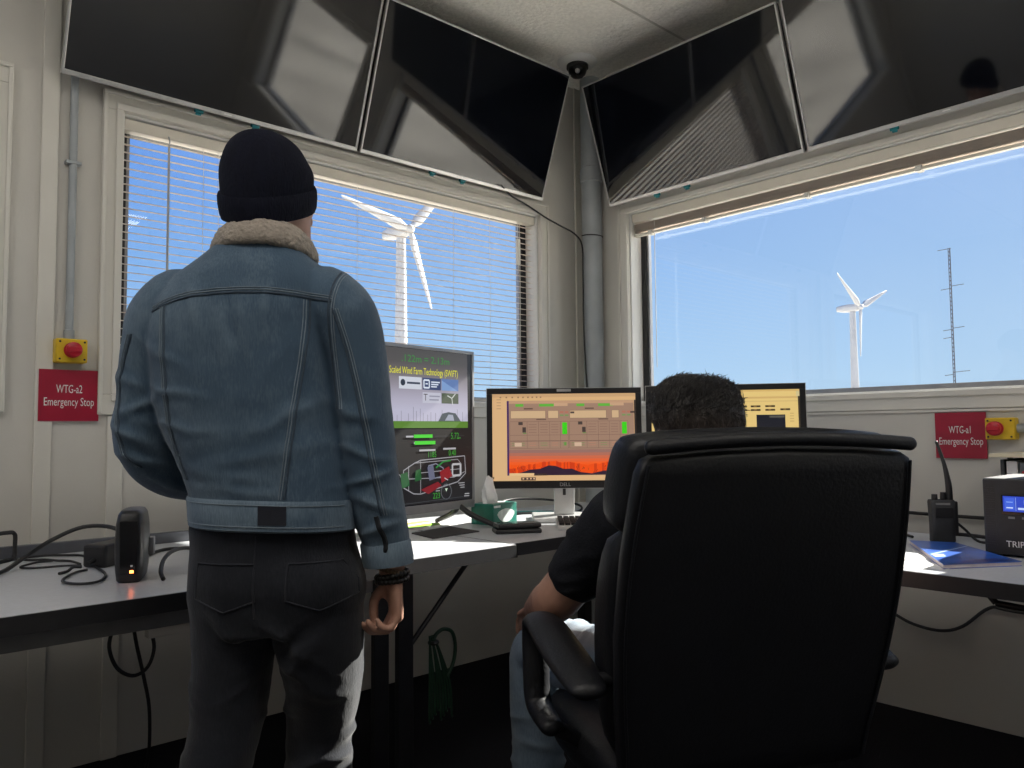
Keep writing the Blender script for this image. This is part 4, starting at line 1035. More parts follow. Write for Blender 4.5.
# ---- outdoors: ground, turbines, mast, shed
mb = MB(); mb.lathe([(0.0, -0.6), (1500, -0.6), (1500, -0.45), (0.0, -0.45)], (0, 0, 0), n=64); struct(mb.build('ground', mat('pale_bounce_ground', (0.70, 0.65, 0.55), 0.9, nscale=0.6, namt=0.3)))  # unseen ground, coloured extra pale to bounce sunlight onto the ceiling
tur_m = mat('turbine_white', (0.46, 0.46, 0.47), 0.4, nscale=0.5, namt=0.03)
def turbine(label, hub, phis, BL, axis_az):
    hub = V(hub)
    ax = V((math.cos(axis_az), math.sin(axis_az), 0)); h = V((-ax.y, ax.x, 0))
    twr = hub - ax*1.6
    root = thing('wind_turbine', label, 'wind turbine', (twr.x, twr.y, -0.45))
    mb = MB(); mb.limb([(twr.x, twr.y, -0.45), (twr.x, twr.y, hub.z-0.9)], [1.15, 0.72], n=24, sub=1, ends=False); mb.build('tower', tur_m, root, smooth=50, world=True)
    mb = MB(); rs = []
    for t, w, hh, dz in ((0.75, .55, .6, 0), (0.3, .8, .85, 0), (-1.6, .95, 1.0, 0.05), (-3.6, .9, .9, 0.1), (-5.0, .7, .65, 0.15)):
        c = hub + ax*(t-0.6); rs.append([c + h*(w*math.copysign(abs(math.cos(q))**.5, math.cos(q))) + V((0, 0, dz + hh*math.copysign(abs(math.sin(q))**.5, math.sin(q)))) for q in [2*math.pi*j/20 for j in range(20)]])
    mb.rings(rs); mb.build('nacelle', tur_m, root, smooth=50, world=True)
    c = hub + ax*0.6
    mb = MB(); mb.ball(c, 0.75, 0.75, 0.75, n=16, m=10); mb.build('hub', tur_m, root, smooth=60, world=True)
    for ph in phis:
        d_ = h*math.cos(R(ph)) + V((0, 0, math.sin(R(ph)))); s_ = d_.cross(ax)
        rs = []
        for t, w, th in ((0.3, .35, .35), (1.0, .45, .38), (2.2, .85, .28), (4, .75, .2), (7, .55, .14), (10, .36, .09), (BL-.3, .20, .05), (BL, .06, .02)):
            tw = R(18*(1-t/BL)); a_ = s_*math.cos(tw)+ax*math.sin(tw); b_ = ax*math.cos(tw)-s_*math.sin(tw)
            cc = c + d_*t + ax*(0.03*t)
            rs.append([cc + a_*(w*math.cos(q)) + b_*(th*math.sin(q)) for q in [2*math.pi*j/14 for j in range(14)]])
        mb = MB(); mb.rings(rs); mb.build('blade', tur_m, root, smooth=50, world=True)
turbine('white wind turbine seen through the blinds of the left window', (64.9, 94.5, 31.6), (168, 288, 48), 12.5, R(-88))
turbine('white wind turbine seen through the clear right window', (192.1, 82.5, 31.0), (144, 24, 264), 12.5, R(-98))
mt = thing('antenna_mast', 'thin tall lattice mast with cross arms outside the right window', 'mast', (160.1, 50.7, -0.45))
mast_m = mat('mast_steel', (0.10, 0.11, 0.14), 0.5, 0.3, nscale=1, namt=0.1)
mb = MB(); 
for k in range(3):
    q = R(120*k); mb.cyl((160.1+0.2*math.cos(q), 50.7+0.2*math.sin(q), -0.45), (160.1+0.2*math.cos(q), 50.7+0.2*math.sin(q), 35.4), 0.07, n=6)
zz = 0
while zz < 35:
    for k in range(3):
        q = R(120*k); q2 = R(120*k+120)
        mb.cyl((160.1+0.2*math.cos(q), 50.7+0.2*math.sin(q), zz), (160.1+0.2*math.cos(q2), 50.7+0.2*math.sin(q2), zz+0.6), 0.035, n=4)
    zz += 0.8
mb.build('lattice', mast_m, mt, world=True)
for zz, l0, l1 in ((35.2, -2.0, .3), (27.5, -1.7, 0.2), (28.1, 0, 2.2), (19.6, -1.6, 0), (20.0, 0, 2.0), (18.1, -1.6, 0), (11.0, -1.6, 0.0), (11.6, -0, 2.6), (8.8, -0.4, 0.4)):
    mb = MB(); u_ = V((math.sin(R(17)), -math.cos(R(17)), 0)); p = V((160.1, 50.7, zz))
    mb.cyl(p+u_*l0+V((0, 0, -.1)), p+u_*l1+V((0, 0, .1)), 0.07, n=6); mb.build('cross_arm', mast_m, mt, world=True)
sh = cf(-12.6, 20.5)
sd = thing('shed', 'dark low shed outside, glimpsed through the lower left corner of the blinds', 'shed', (sh.x, sh.y, -0.45), YAW-R(90))
shed_m = mat('shed_dark', (0.03, 0.032, 0.036), 0.7, nscale=2, namt=0.15)
mb = MB(); mb.bb((-2.6, -1.5, 0), (2.6, 2.5, 3.2)); mb.build('walls', shed_m, sd)
mb = MB(); mb.add([(-2.75, -1.7, 3.15), (2.75, -1.7, 3.15), (2.75, 2.7, 3.15), (-2.75, 2.7, 3.15), (-2.75, -1.7, 3.3), (2.75, -1.7, 3.3), (2.75, 2.7, 3.6), (-2.75, 2.7, 3.6)], [(3, 2, 1, 0), (4, 5, 6, 7), (0, 1, 5, 4), (1, 2, 6, 5), (2, 3, 7, 6), (3, 0, 4, 7)]); mb.build('roof', shed_m, sd)
mb = MB(); mb.bb((-0.6, -1.54, 0), (0.6, -1.5, 2.1)); mb.build('door', mat('shed_door', (0.06, 0.06, 0.065), 0.6, nscale=3, namt=0.1), sd)
# ------------------------------------------------------------------ office chair
leather_m = mat('black_leather', (0.005, 0.0055, 0.008), 0.48, spec=0.45, nscale=25, namt=0.2, bump=0.12, bscale=160)
CHZ = YAW - R(90) + R(15)
cc = cf(0.377, 1.79)
ch = thing('office_chair', 'high backed black leather office chair holding the seated man', 'chair', (cc.x, cc.y, 0), CHZ)
def backring(v, t0, t1, w, e=7, n=44):
    """cross section of the reclined back: v along the back, t through it, rounded corners"""
    b0 = V((0.0, -0.245, 0.44)); b1 = V((0.0, -0.405, 1.085))
    d = (b1-b0).normalized(); nrm = V((0, d.z, -d.y))
    c = b0 + d*v
    out = []
    for j in range(n):
        a_ = 2*math.pi*j/n
        x = w*math.copysign(abs(math.cos(a_))**(2/e), math.cos(a_))
        y = (t0+t1)/2 + (t1-t0)/2*math.copysign(abs(math.sin(a_))**(2/e), math.sin(a_))
        out.append(c + V((x, 0, 0)) + nrm*y + d*0.012*(1-(x/w)**2)*(1 if v > 0.6 else 0))
    return out
Lb = 0.665
wv = lambda v: 0.262 + 0.026*math.sin(math.pi*min(1, max(0, (v-0.05)/0.62))) + 0.006*(v/Lb)
mb = MB(); vs = [0.0, 0.01, 0.05, 0.15, 0.3, 0.45, 0.55, 0.60, 0.622, 0.632]
mb.rings([backring(v, -0.010 if 0.005 < v < 0.63 else 0.0, 0.030 if 0.005 < v < 0.63 else 0.022, wv(v)-(0.02 if v in (0.0, 0.632) else (0.006 if v in (0.01, 0.622) else 0))) for v in vs])
mb.build('back_panel', leather_m, ch, smooth=50)
def cushion(name, v0, v1, t0, t1, par, win=0.0, bulge=0.012):
    mb = MB(); rows = []
    N = 14
    for i in range(N+1):
        f = i/N; v = v0 + (v1-v0)*f
        k = math.sqrt(max(0.0, 1-(abs(2*f-1))**6))
        k2 = 0.25+0.75*k
        tm = t0 + 0.3*(t1-t0)
        rows.append(backring(v, tm - (tm-t0)*k2, tm + (t1-tm)*k2 + bulge*k*math.sin(math.pi*f), wv(v) + win - 0.03*(1-k2), e=4.5))
    mb.rings(rows); return mb.build(name, leather_m, par, smooth=60)
cushion('headrest_cushion', 0.475, 0.652, 0.024, 0.140, ch, 0.004, 0.022)
cushion('lumbar_cushion', 0.02, 0.482, 0.026, 0.130, ch, 0.0, 0.02)
mb = MB(); rows = []
for x in [-.262+.524*i/12 for i in range(13)]: rows.append((x*0.985, -0.404-0.004, 1.070 + 0.012*(1-(x/.262)**2)))
mb.limb(rows, [0.013]*len(rows), n=14, sub=2); mb.build('top_roll', leather_m, ch, smooth=60)
mb = MB(); 
for sx in (-1, 1):
    pts = []
    for v in [0.02+0.6*i/10 for i in range(11)]:
        b0 = V((0.0, -0.245, 0.44)); b1 = V((0.0, -0.405, 1.085)); d = (b1-b0).normalized(); nrm = V((0, d.z, -d.y))
        pts.append(b0 + d*v + V((sx*(wv(v)-0.012), 0, 0)) + nrm*(-0.0105))
    mb = MB(); mb.tube(pts, 0.003, n=8, sub=2); mb.build('seam_piping', leather_m, ch, smooth=60)
# seat
mb = MB(); rows = []
for z, a_, b_ in ((0.375, .235, .225), (0.385, .255, .245), (0.42, .268, .262), (0.455, .268, .262), (0.475, .255, .25), (0.485, .22, .215)):
    rows.append(mb.sring(0, 0.01, z, a_, b_, n=44, e=5))
mb.rings(rows); mb.build('seat_cushion', leather_m, ch, smooth=50)
mb = MB(); mb.rings([mb.sring(0, -0.02, z, a_, b_, n=28, e=4) for z, a_, b_ in ((0.335, .11, .12), (0.345, .14, .15), (0.374, .15, .16))]); mb.build('tilt_mechanism', steel_m, ch, smooth=40)
for sx in (-1, 1):
    mb = MB()
    x = sx*(0.325 if sx < 0 else 0.300)
    mb.limb([(x, -0.270, 0.634), (x, -0.240, 0.641), (x, -0.19, 0.652), (x, -0.10, 0.670), (x, -0.01, 0.690), (x, 0.045, 0.685), (x, 0.066, 0.647), (x, 0.062, 0.585), (x, 0.056, 0.532), (x, 0.030, 0.504), (x, -0.05, 0.494)],
            [(.034, .016), (.040, .018), (.044, .019), (.045, .019), (.042, .020), (.035, .021), (.030, .025), (.029, .027), (.029, .027), (.028, .022), (.026, .018)], n=22, sub=5, ref=(1, 0, 0))
    ar = mb.build('armrest', leather_m, ch, smooth=60)
    mb = MB(); mb.cyl((sx*0.24, -0.235, 0.638), (x, -0.235, 0.641), 0.014); mb.build('arm_bracket', steel_m, ar, smooth=40)
    mb = MB(); mb.cyl((sx*0.24, -0.03, 0.440), (x, -0.03, 0.494), 0.016); mb.build('arm_bracket', steel_m, ar, smooth=40)
mb = MB(); mb.cyl((0, 0, 0.075), (0, 0, 0.20), 0.030); mb.cyl((0, 0, 0.19), (0, 0, 0.34), 0.022); mb.build('gas_lift', steel_m, ch, smooth=40)
mb = MB(); mb.lathe([(0.0, 0.06), (0.045, 0.06), (0.05, 0.075), (0.045, 0.11), (0.032, 0.125), (0, 0.125)]); hub_ = mb.build('base_hub', black_m, ch, smooth=40)
for k in range(5):
    q = R(72*k+20); c_, s_ = math.cos(q), math.sin(q)
    mb = MB(); mb.limb([(0.03*c_, 0.03*s_, 0.095), (0.18*c_, 0.18*s_, 0.088), (0.30*c_, 0.30*s_, 0.072)], [(.026, .017), (.022, .014), (.017, .011)], n=14, ref=(-s_, c_, 0)); lg = mb.build('leg', black_m, ch, smooth=60)
    mb = MB(); t_ = V((-s_, c_, 0)); o_ = V((0.305*c_, 0.305*s_, 0.029))
    for sd_ in (-1, 1): mb.cyl(o_+t_*sd_*0.006, o_+t_*sd_*0.024, 0.028, n=18)
    mb.cyl(o_-t_*0.0062, o_+t_*0.0062, 0.012, n=12); mb.cyl(o_, o_+V((0, 0, 0.045)), 0.007, n=10)
    mb.build('caster', black_m, lg, smooth=40)

# ------------------------------------------------------------------ people: shared builders
skin_m = mat('skin', (0.42, 0.23, 0.165), 0.5, nscale=25, namt=0.10, bump=0.06, bscale=120)
lip_m = mat('lips', (0.34, 0.13, 0.11), 0.45, nscale=40, namt=0.08)
eye_m = mat('eye_white', (0.75, 0.73, 0.70), 0.25, nscale=30, namt=0.02)
iris_m = mat('iris', (0.05, 0.035, 0.025), 0.2, nscale=60, namt=0.2)
nail_m = mat('nail', (0.50, 0.31, 0.25), 0.35, nscale=30, namt=0.05)

def head(mb, M, k=1.0):
    """head with chin at the origin, face towards +Y of M"""
    T = lambda p: M @ (V(p)*k)
    rows = [(0, .062, -.004, .022, .024), (0, .056, .004, .036, .040), (0, .046, .016, .046, .056), (0, .030, .034, .056, .072), (0, .016, .060, .063, .085), (0, .006, .090, .069, .093), (0, .002, .120, .073, .096), (0, 0, .150, .075, .097), (0, -.003, .178, .072, .093), (0, -.006, .200, .062, .081), (0, -.008, .217, .044, .058), (0, -.008, .227, .018, .026)]
    rs = catmull(rows, 3)
    mb.rings([[T(p) for p in mb.sring(*r, n=36, e=2.2)] for r in rs])
    mb.limb([T((0, .094, .125)), T((0, .107, .100)), T((0, .118, .082)), T((0, .104, .072))], [(.008*k, .008*k), (.010*k, .011*k), (.014*k, .012*k), (.012*k, .008*k)], n=12)      # nose
    for s in (-1, 1):
        mb.limb([T((s*.010, .102, .076)), T((s*.015, .100, .077))], [.008*k, .007*k], n=8, sub=1)
        mb.limb([T((s*.012, .092, .134)), T((s*.034, .088, .137)), T((s*.052, .070, .130))], [.007*k]*3, n=8)   # brow
        mb.limb([T((s*.072, -.004, .078)), T((s*.079, -.010, .098)), T((s*.081, -.018, .122)), T((s*.075, -.006, .134))], [(.006*k, .011*k), (.006*k, .014*k), (.006*k, .016*k), (.005*k, .010*k)], n=10)  # ear
        mb.limb([T((s*.036, .076, .092)), T((s*.050, .060, .088))], [.018*k, .016*k], n=10, sub=1)   # cheek
    mb.limb([T((-.022, .089, .049)), T((0, .098, .052)), T((.022, .089, .049))], [.005*k, .0075*k, .005*k], n=8)
    mb.limb([T((-.020, .087, .042)), T((0, .096, .040)), T((.020, .087, .042))], [.005*k, .008*k, .005*k], n=8)
    mb.limb([T((-.014, .084, .010)), T((.014, .084, .010))], [.018*k, .018*k], n=10, sub=1)   # chin

def face_bits(parent, M, k=1.0):
    T = lambda p: M @ (V(p)*k)
    for s in (-1, 1):
        mb = MB(); mb.ball(T((s*.031, .0795, .117)), .0125*k, n=14, m=10, mi=0); mb.ball(T((s*.031, .0885, .117)), .0058*k, n=10, m=8, mi=1)
        mb.build('eye', [eye_m, iris_m], parent, smooth=60)

def hand(mb, W_, d, n, s, curls, thumb, k=1.0):
    """W_ wrist; d along the hand, n out of the palm, s towards the thumb; curls per finger (three bends, degrees)"""
    W_ = V(W_); d = V(d).normalized(); n = (V(n) - d*V(n).dot(d)).normalized(); s = (V(s) - d*V(s).dot(d) - n*V(s).dot(n)).normalized()
    P = lambda a, b, c: W_ + (d*a + s*b + n*c)*k
    q = lambda *r: [(x*k, y*k) for x, y in r]
    mb.limb([P(-.02, 0, 0), P(.012, 0, 0), P(.040, .002, 0), P(.070, .003, -.001), P(.088, .002, -.001)], q((.026, .019), (.028, .017), (.036, .015), (.041, .0135), (.040, .012)), n=20, ref=s)
    mb.limb([P(.020, .022, .006), P(.045, .030, .008)], [.017*k, .014*k], n=12, sub=1)
    tips = []
    for i, (off, ln, rad) in enumerate(((.030, .090, .0088), (.010, .100, .0092), (-.010, .093, .0088), (-.029, .074, .0078))):
        base = P(.078, off*0.94, -.001); a_ = 0.0; pts = [base - d*0.022*k, base]; rd = [rad*k*.9, rad*k*1.08]
        spread = s*((off)*1.2)
        p = base
        for seg, cv in zip((.46, .30, .24), curls[i]):
            a_ += R(cv)
            dv = (d*math.cos(a_) + n*math.sin(a_) + spread*max(0, math.cos(a_))).normalized()
            mid = p + dv*(ln*seg*k*0.5); p = p + dv*(ln*seg*k)
            pts += [mid, p]; rd += [rad*k*0.94, rad*k*(1.0 if seg > .25 else .80)]
        mb.limb(pts, rd, n=12, sub=2)
        tips.append((p, dv))
    t0 = P(.022, .026, .004)
    pts = [t0 - d*0.008*k, t0]; rd = [.012*k, .0125*k]
    p = t0
    for (da, ds, dn), ln, rad in zip(thumb, (.040, .034, .026), (.0115, .0105, .0088)):
        v = (d*da + s*ds + n*dn).normalized(); p = p + v*ln*k; pts.append(p); rd.append(rad*k)
    mb.limb(pts, rd, n=12, sub=3)
    tips.append((p, v))
    return tips

def folds(rows, sc=1.0):
    """cloth creases: (point, direction across the crease, half width, amplitude, radius of reach)"""
    rr_ = [(V(c), V(d).normalized(), w, a_, r_) for c, d, w, a_, r_ in rows]
    def f(p, nrm):
        s = 0.0
        for c, d, w, a_, r_ in rr_:
            q = p - c; L2 = q.length_squared
            if L2 < (2.2*r_)**2:
                t = q.dot(d) + 0.012*noise.noise(p*14+c*9)
                s += a_*math.exp(-(t/w)**2)*math.exp(-L2/(r_*r_))
        return s + sc*(0.0032*noise.noise(p*9) + 0.0016*noise.noise(p*24))
    return f

def on_surface(bvh, x, z, y0=-1.0, off=0.001):
    h = bvh.ray_cast(V((x, y0, z)), V((0, 1, 0)))
    if h[0] is None: return None
    return h[0] + V((0, -1, 0))*off
def seam(me_bvh, pts, r, name, m, parent, off=0.0, sub=6, dirv=None):
    q = catmull(pts, sub); P = []
    for x, z in q:
        p = on_surface(me_bvh, x, z, off=off)
        if p is not None: P.append(p)
    if len(P) < 3: return None
    mb = MB(); mb.tube(P, r, n=6, sub=1)
    return mb.build(name, m, parent, smooth=60)
def bvh_of(o):
    return BVHTree.FromPolygons([v.co for v in o.data.vertices], [list(p.vertices) for p in o.data.polygons])

def shoe(parent, M, m, sole_m):
    """laced shoe: heel at the origin, toe towards +Y"""
    T = lambda p: M @ V(p)
    mb = MB(); rows = []
    for y, w, h0, h1 in ((-.045, .026, .02, .09), (-.03, .036, .012, .115), (.02, .040, .012, .12), (.07, .041, .012, .10), (.12, .046, .012, .078), (.17, .049, .012, .062), (.21, .044, .012, .052), (.24, .030, .014, .040), (.252, .012, .018, .030)):
        rows.append([T((w*math.copysign(abs(math.cos(q))**.8, math.cos(q)), y, (h0+h1)/2 + (h1-h0)/2*math.copysign(abs(math.sin(q))**.8, math.sin(q)))) for q in [2*math.pi*j/24 for j in range(24)]])
    mb.rings(rows); o = mb.build('shoe', m, parent, smooth=60)
    mb = MB(); mb.rings([[T((w*math.cos(q)*1.0, .10 + l*math.sin(q), z)) for q in [2*math.pi*j/32 for j in range(32)]] for z, w, l in ((0.0, .048, .158), (0.016, .050, .160))]); mb.build('sole', sole_m, o, smooth=40)
    mb = MB()
    for k in range(4): mb.tube([T((-.022, .05+.022*k, .111-.010*k)), T((0, .052+.022*k, .118-.011*k)), T((.022, .05+.022*k, .111-.010*k))], .003, n=6, sub=3)
    mb.build('laces', cable_m, o, smooth=60)

# ------------------------------------------------------------------ the standing man
def denim_mat(name, dark, light, wear=1.0):
    m = mat(name, dark, 0.85, sheen=0.15, spec=0.15)
    t = m.node_tree; b = t.nodes['Principled BSDF']
    c = t.nodes.new('ShaderNodeTexCoord')
    n1 = t.nodes.new('ShaderNodeTexNoise'); n1.inputs['Scale'].default_value = 7; n1.inputs['Detail'].default_value = 5
    n2 = t.nodes.new('ShaderNodeTexNoise'); n2.inputs['Scale'].default_value = 330; n2.inputs['Detail'].default_value = 3
    mp = t.nodes.new('ShaderNodeMapping'); mp.inputs['Scale'].default_value = (1, 1, 0.2)
    t.links.new(c.outputs['Object'], n1.inputs['Vector']); t.links.new(c.outputs['Object'], mp.inputs[0]); t.links.new(mp.outputs[0], n2.inputs['Vector'])
    g = t.nodes.new('ShaderNodeNewGeometry')
    pr = t.nodes.new('ShaderNodeMapRange'); pr.inputs[1].default_value = 0.46; pr.inputs[2].default_value = 0.56
    t.links.new(g.outputs['Pointiness'], pr.inputs[0])
    ad_ = t.nodes.new('ShaderNodeMath'); ad_.operation = 'ADD'
    mu = t.nodes.new('ShaderNodeMath'); mu.operation = 'MULTIPLY'; mu.inputs[1].default_value = 0.40
    t.links.new(n2.outputs['Fac'], mu.inputs[0]); t.links.new(n1.outputs['Fac'], ad_.inputs[0]); t.links.new(mu.outputs[0], ad_.inputs[1])
    ad2 = t.nodes.new('ShaderNodeMath'); ad2.operation = 'MULTIPLY_ADD'; ad2.inputs[1].default_value = 0.5*wear
    t.links.new(pr.outputs[0], ad2.inputs[0]); t.links.new(ad_.outputs[0], ad2.inputs[2])
    r = t.nodes.new('ShaderNodeValToRGB')
    r.color_ramp.elements[0].position = 0.62; r.color_ramp.elements[1].position = 1.35 if False else 1.0
    r.color_ramp.elements[0].color = (*dark, 1); r.color_ramp.elements[1].color = (*light, 1)
    sc_ = t.nodes.new('ShaderNodeMath'); sc_.operation = 'MULTIPLY'; sc_.inputs[1].default_value = 0.75
    t.links.new(ad2.outputs[0], sc_.inputs[0]); t.links.new(sc_.outputs[0], r.inputs[0]); t.links.new(r.outputs[0], b.inputs['Base Color'])
    bp = t.nodes.new('ShaderNodeBump'); bp.inputs['Strength'].default_value = 0.25; bp.inputs['Distance'].default_value = 0.004
    t.links.new(n2.outputs['Fac'], bp.inputs['Height']); t.links.new(bp.outputs[0], b.inputs['Normal'])
    return m
jack_m = denim_mat('blue_denim', (0.055, 0.092, 0.138), (0.165, 0.225, 0.285))
stitch_m = mat('denim_stitch', (0.17, 0.215, 0.26), 0.8, nscale=80, namt=0.15)
seamd_m = mat('denim_seam', (0.040, 0.062, 0.090), 0.85, nscale=80, namt=0.15)
jean_m = denim_mat('black_denim', (0.011, 0.0125, 0.0175), (0.036, 0.039, 0.048), 0.6)
hat_m = mat('navy_knit', (0.0045, 0.0055, 0.013), 0.9, spec=0.15, nscale=60, namt=0.25, bump=0.5, bscale=260, stretch=(1, 1, 0.25))
sherpa_m = mat('sherpa_fleece', (0.30, 0.262, 0.222), 0.95, nscale=90, namt=0.15, bump=0.6, bscale=140)

mo = cf(-0.525, 1.68)
man = thing('person', 'man standing with his back turned in a denim jacket, dark jeans and navy knit beanie', 'person', (mo.x, mo.y, 0), YAW-R(90))
HM = Matrix.Translation((0.010, 0.008, 1.495)) @ Matrix.Rotation(R(-30), 4, 'Z') @ Matrix.Rotation(R(4), 4, 'X')
mb = MB()
head(mb, HM, 0.94)
mb.limb([(-0.005, -0.022, 1.40), (0.0, -0.014, 1.50), (0.003, 0.002, 1.575)], [.066, .058, .056], n=20)
mb.stack([(0.02, 0, .74, .14, .10), (.02, 0, .86, .155, .105), (0.01, 0, .98, .145, .10), (-.01, 0, 1.12, .165, .11), (-.03, 0, 1.27, .175, .115), (-.025, -.005, 1.38, .165, .10), (-.012, -.008, 1.44, .09, .07)])
mb.limb([(.135, 0, 1.385), (.185, -.005, 1.27), (.212, -.01, 1.12), (.238, -.008, .98), (.262, .004, .86), (.268, .010, .805)], [.058, .048, .042, .040, .031, .027], n=16)
mb.limb([(-.19, 0, 1.375), (-.238, 0, 1.24), (-.255, 0.01, 1.11), (-.19, .12, 1.02), (-.10, .20, .975)], [.056, .046, .042, .036, .029], n=16)
tipsR = hand(mb, (.272, .010, .800), (.05, .02, -1), (-.93, -.37, .0), (-.37, .93, 0), ((30, 60, 35), (32, 66, 38), (34, 72, 40), (34, 78, 42)), ((.70, .15, .85), (1, -.15, .22), (1, -.35, -.10)), 1.0)
hand(mb, (-.10, .20, .975), (.72, .45, -.35), (-.2, -.8, -.6), (.5, -.1, .9), ((30, 40, 25),)*4, ((.8, .6, .3), (1, .2, .3), (1, 0, .3)), 0.94)
mb.limb([(.110, 0, .74), (.118, 0.02, .62), (.110, .055, .49), (.108, .062, .36), (.113, .072, .22), (.116, .080, .09)], [.080, .070, .052, .054, .042, .036], n=18)
mb.limb([(-.070, 0, .74), (-.062, 0, .63), (-.068, -.02, .50), (-.076, -.055, .38), (-.086, -.078, .22), (-.092, -.085, .09)], [.080, .070, .052, .054, .042, .036], n=18)
for s_, q_ in ((.116, .08), (-.092, -.075)): mb.limb([(s_, q_-.01, .05), (s_*1.05, q_+.11, .045), (s_*1.08, q_+.19, .03)], [.036, .034, .024], n=14)
body = link_mesh(fuse(mb, 0.0042, 4), 'body', skin_m, man)
face_bits(body, HM, 0.94)

# jeans
mb = MB()
mb.stack([(.025, 0, .70, .140, .115), (.030, 0, .745, .178, .126), (.032, -.002, .80, .180, .132), (.024, 0, .86, .170, .124), (.018, 0, .915, .168, .118)], e=2.4)
mb.limb([(.112, 0, .76), (.121, .002, .655), (.119, .040, .56), (.106, .062, .48), (.103, .062, .41), (.108, .070, .26), (.113, .080, .10)], [(.094, .108), (.088, .100), (.079, .090), (.071, .080), (.068, .076), (.066, .072), (.064, .070)], n=24)
mb.limb([(-.060, 0, .76), (-.060, .002, .655), (-.064, -.010, .56), (-.070, -.030, .48), (-.078, -.055, .41), (-.086, -.075, .26), (-.092, -.085, .10)], [(.090, .108), (.084, .100), (.076, .090), (.071, .080), (.068, .076), (.066, .072), (.064, .070)], n=24)
rj = random.Random(5)
fl = []
for k in range(46):
    sgn = rj.choice((-1, 1)); z = rj.uniform(.10, .60); x = (.108 if sgn > 0 else -.085) + rj.uniform(-.06, .06)
    fl.append(((x, rj.choice((-.07, 0, .07)), z), (rj.uniform(-.6, .6), rj.uniform(-.3, .3), 1), rj.uniform(.007, .013), rj.uniform(.006, .013)*(1 if z < .5 else .6), rj.uniform(.04, .08)))
for k in range(9): fl.append(((rj.uniform(-.05, .1), -.12, rj.uniform(.64, .70)), (rj.choice((-.8, .8)), 0, 1), .010, .006, .07))
jeans = link_mesh(fuse(mb, 0.006, 4, folds(fl)), 'jeans', jean_m, man)
bj = bvh_of(jeans)
for x in (-.040, .145):
    pk = [(x-.06, .845), (x-.063, .775), (x, .752), (x+.063, .775), (x+.06, .845), (x-.06, .845)]
    q = [(a_[0]+(b_[0]-a_[0])*t/5, a_[1]+(b_[1]-a_[1])*t/5) for a_, b_ in zip(pk, pk[1:]) for t in range(5)] + [pk[-1]]
    seam(bj, q, .0018, 'pocket_seam', jean_m, jeans, off=0.0005, sub=1)
seam(bj, [(.022, .90), (.020, .82), (.022, .74)], .002, 'seat_seam', jean_m, jeans, off=0.0)
# jacket
mb = MB()
rows = [(.030, 0, .910, .170, .128), (.028, 0, .94, .168, .128), (.022, 0, .97, .169, .130), (.008, 0, 1.03, .175, .134), (-.018, 0, 1.11, .187, .138), (-.035, 0, 1.20, .192, .142), (-.046, 0, 1.29, .194, .142), (-.040, -.004, 1.36, .190, .136), (-.026, -.008, 1.41, .172, .122), (-.014, -.012, 1.45, .135, .105), (-.006, -.014, 1.485, .098, .090), (0, -.014, 1.51, .080, .082)]
mb.stack(rows, e=2.5)
mb.limb([(.128, -.004, 1.375), (.165, -.006, 1.34), (.192, -.008, 1.26), (.210, -.012, 1.15), (.226, -.012, 1.03), (.244, -.006, .93), (.257, .004, .872), (.259, .006, .856)], [(.082, .092), (.078, .090), (.066, .080), (.061, .074), (.058, .068), (.055, .062), (.050, .055), (.046, .050)], n=24)
mb.limb([(-.178, -.004, 1.375), (-.212, -.006, 1.34), (-.232, -.004, 1.26), (-.244, 0, 1.17), (-.250, 0.004, 1.092), (-.230, .045, 1.035), (-.182, .125, 1.003), (-.12, .185, .983)], [(.078, .090), (.074, .088), (.068, .080), (.066, .074), (.066, .070), (.062, .066), (.056, .058), (.050, .050)], n=24)
fl = []
for c, d, w, a_, r_ in (((.222, -.08, 1.06), (.25, 0, 1), .010, .006, .06), ((.230, -.08, 1.01), (-.3, 0, 1), .009, .006, .06), ((.238, -.07, .955), (.35, 0, 1), .009, .006, .05), ((.246, -.07, .905), (-.25, 0, 1), .009, .006, .05), ((.205, -.085, 1.14), (.4, 0, 1), .012, .005, .06), ((.252, -.06, .865), (.2, 0, 1), .008, .005, .04),
    ((-.27, -.07, 1.10), (.5, 0, 1), .012, .007, .07), ((-.25, -.07, 1.05), (.2, 0, 1), .011, .008, .07), ((-.24, -.08, 1.16), (-.3, 0, 1), .012, .006, .07), ((-.2, 0, .99), (.7, 0, .7), .012, .006, .06), ((-.27, -.06, 1.21), (.4, 0, 1), .011, .005, .06),
    ((-.16, -.14, 1.19), (.25, 0, 1), .009, .005, .07), ((-.17, -.14, 1.12), (.15, 0, 1), .009, .005, .08), ((-.19, -.13, 1.27), (.6, 0, 1), .013, .005, .07), ((.05, -.145, 1.06), (-.2, 0, 1), .016, .004, .12), ((-.05, -.145, 1.02), (.2, 0, 1), .014, .004, .11), ((.11, -.14, 1.15), (-.55, 0, 1), .014, .005, .09), ((.12, -.14, 1.25), (1, 0, .4), .012, .005, .08), ((-.02, -.15, 1.30), (1, 0, .2), .016, -.004, .08), ((.0, -.14, .985), (.1, 0, 1), .012, .004, .12),
    ((-.10, -.14, 1.36), (1, 0, .3), .014, .004, .05), ((.04, -.14, 1.36), (1, 0, -.2), .014, .004, .05)):
    fl.append((c, d, w, a_, r_))
jacket = link_mesh(fuse(mb, 0.0055, 4, folds(fl, 0.9)), 'jacket', jack_m, man)
bk = bvh_of(jacket)
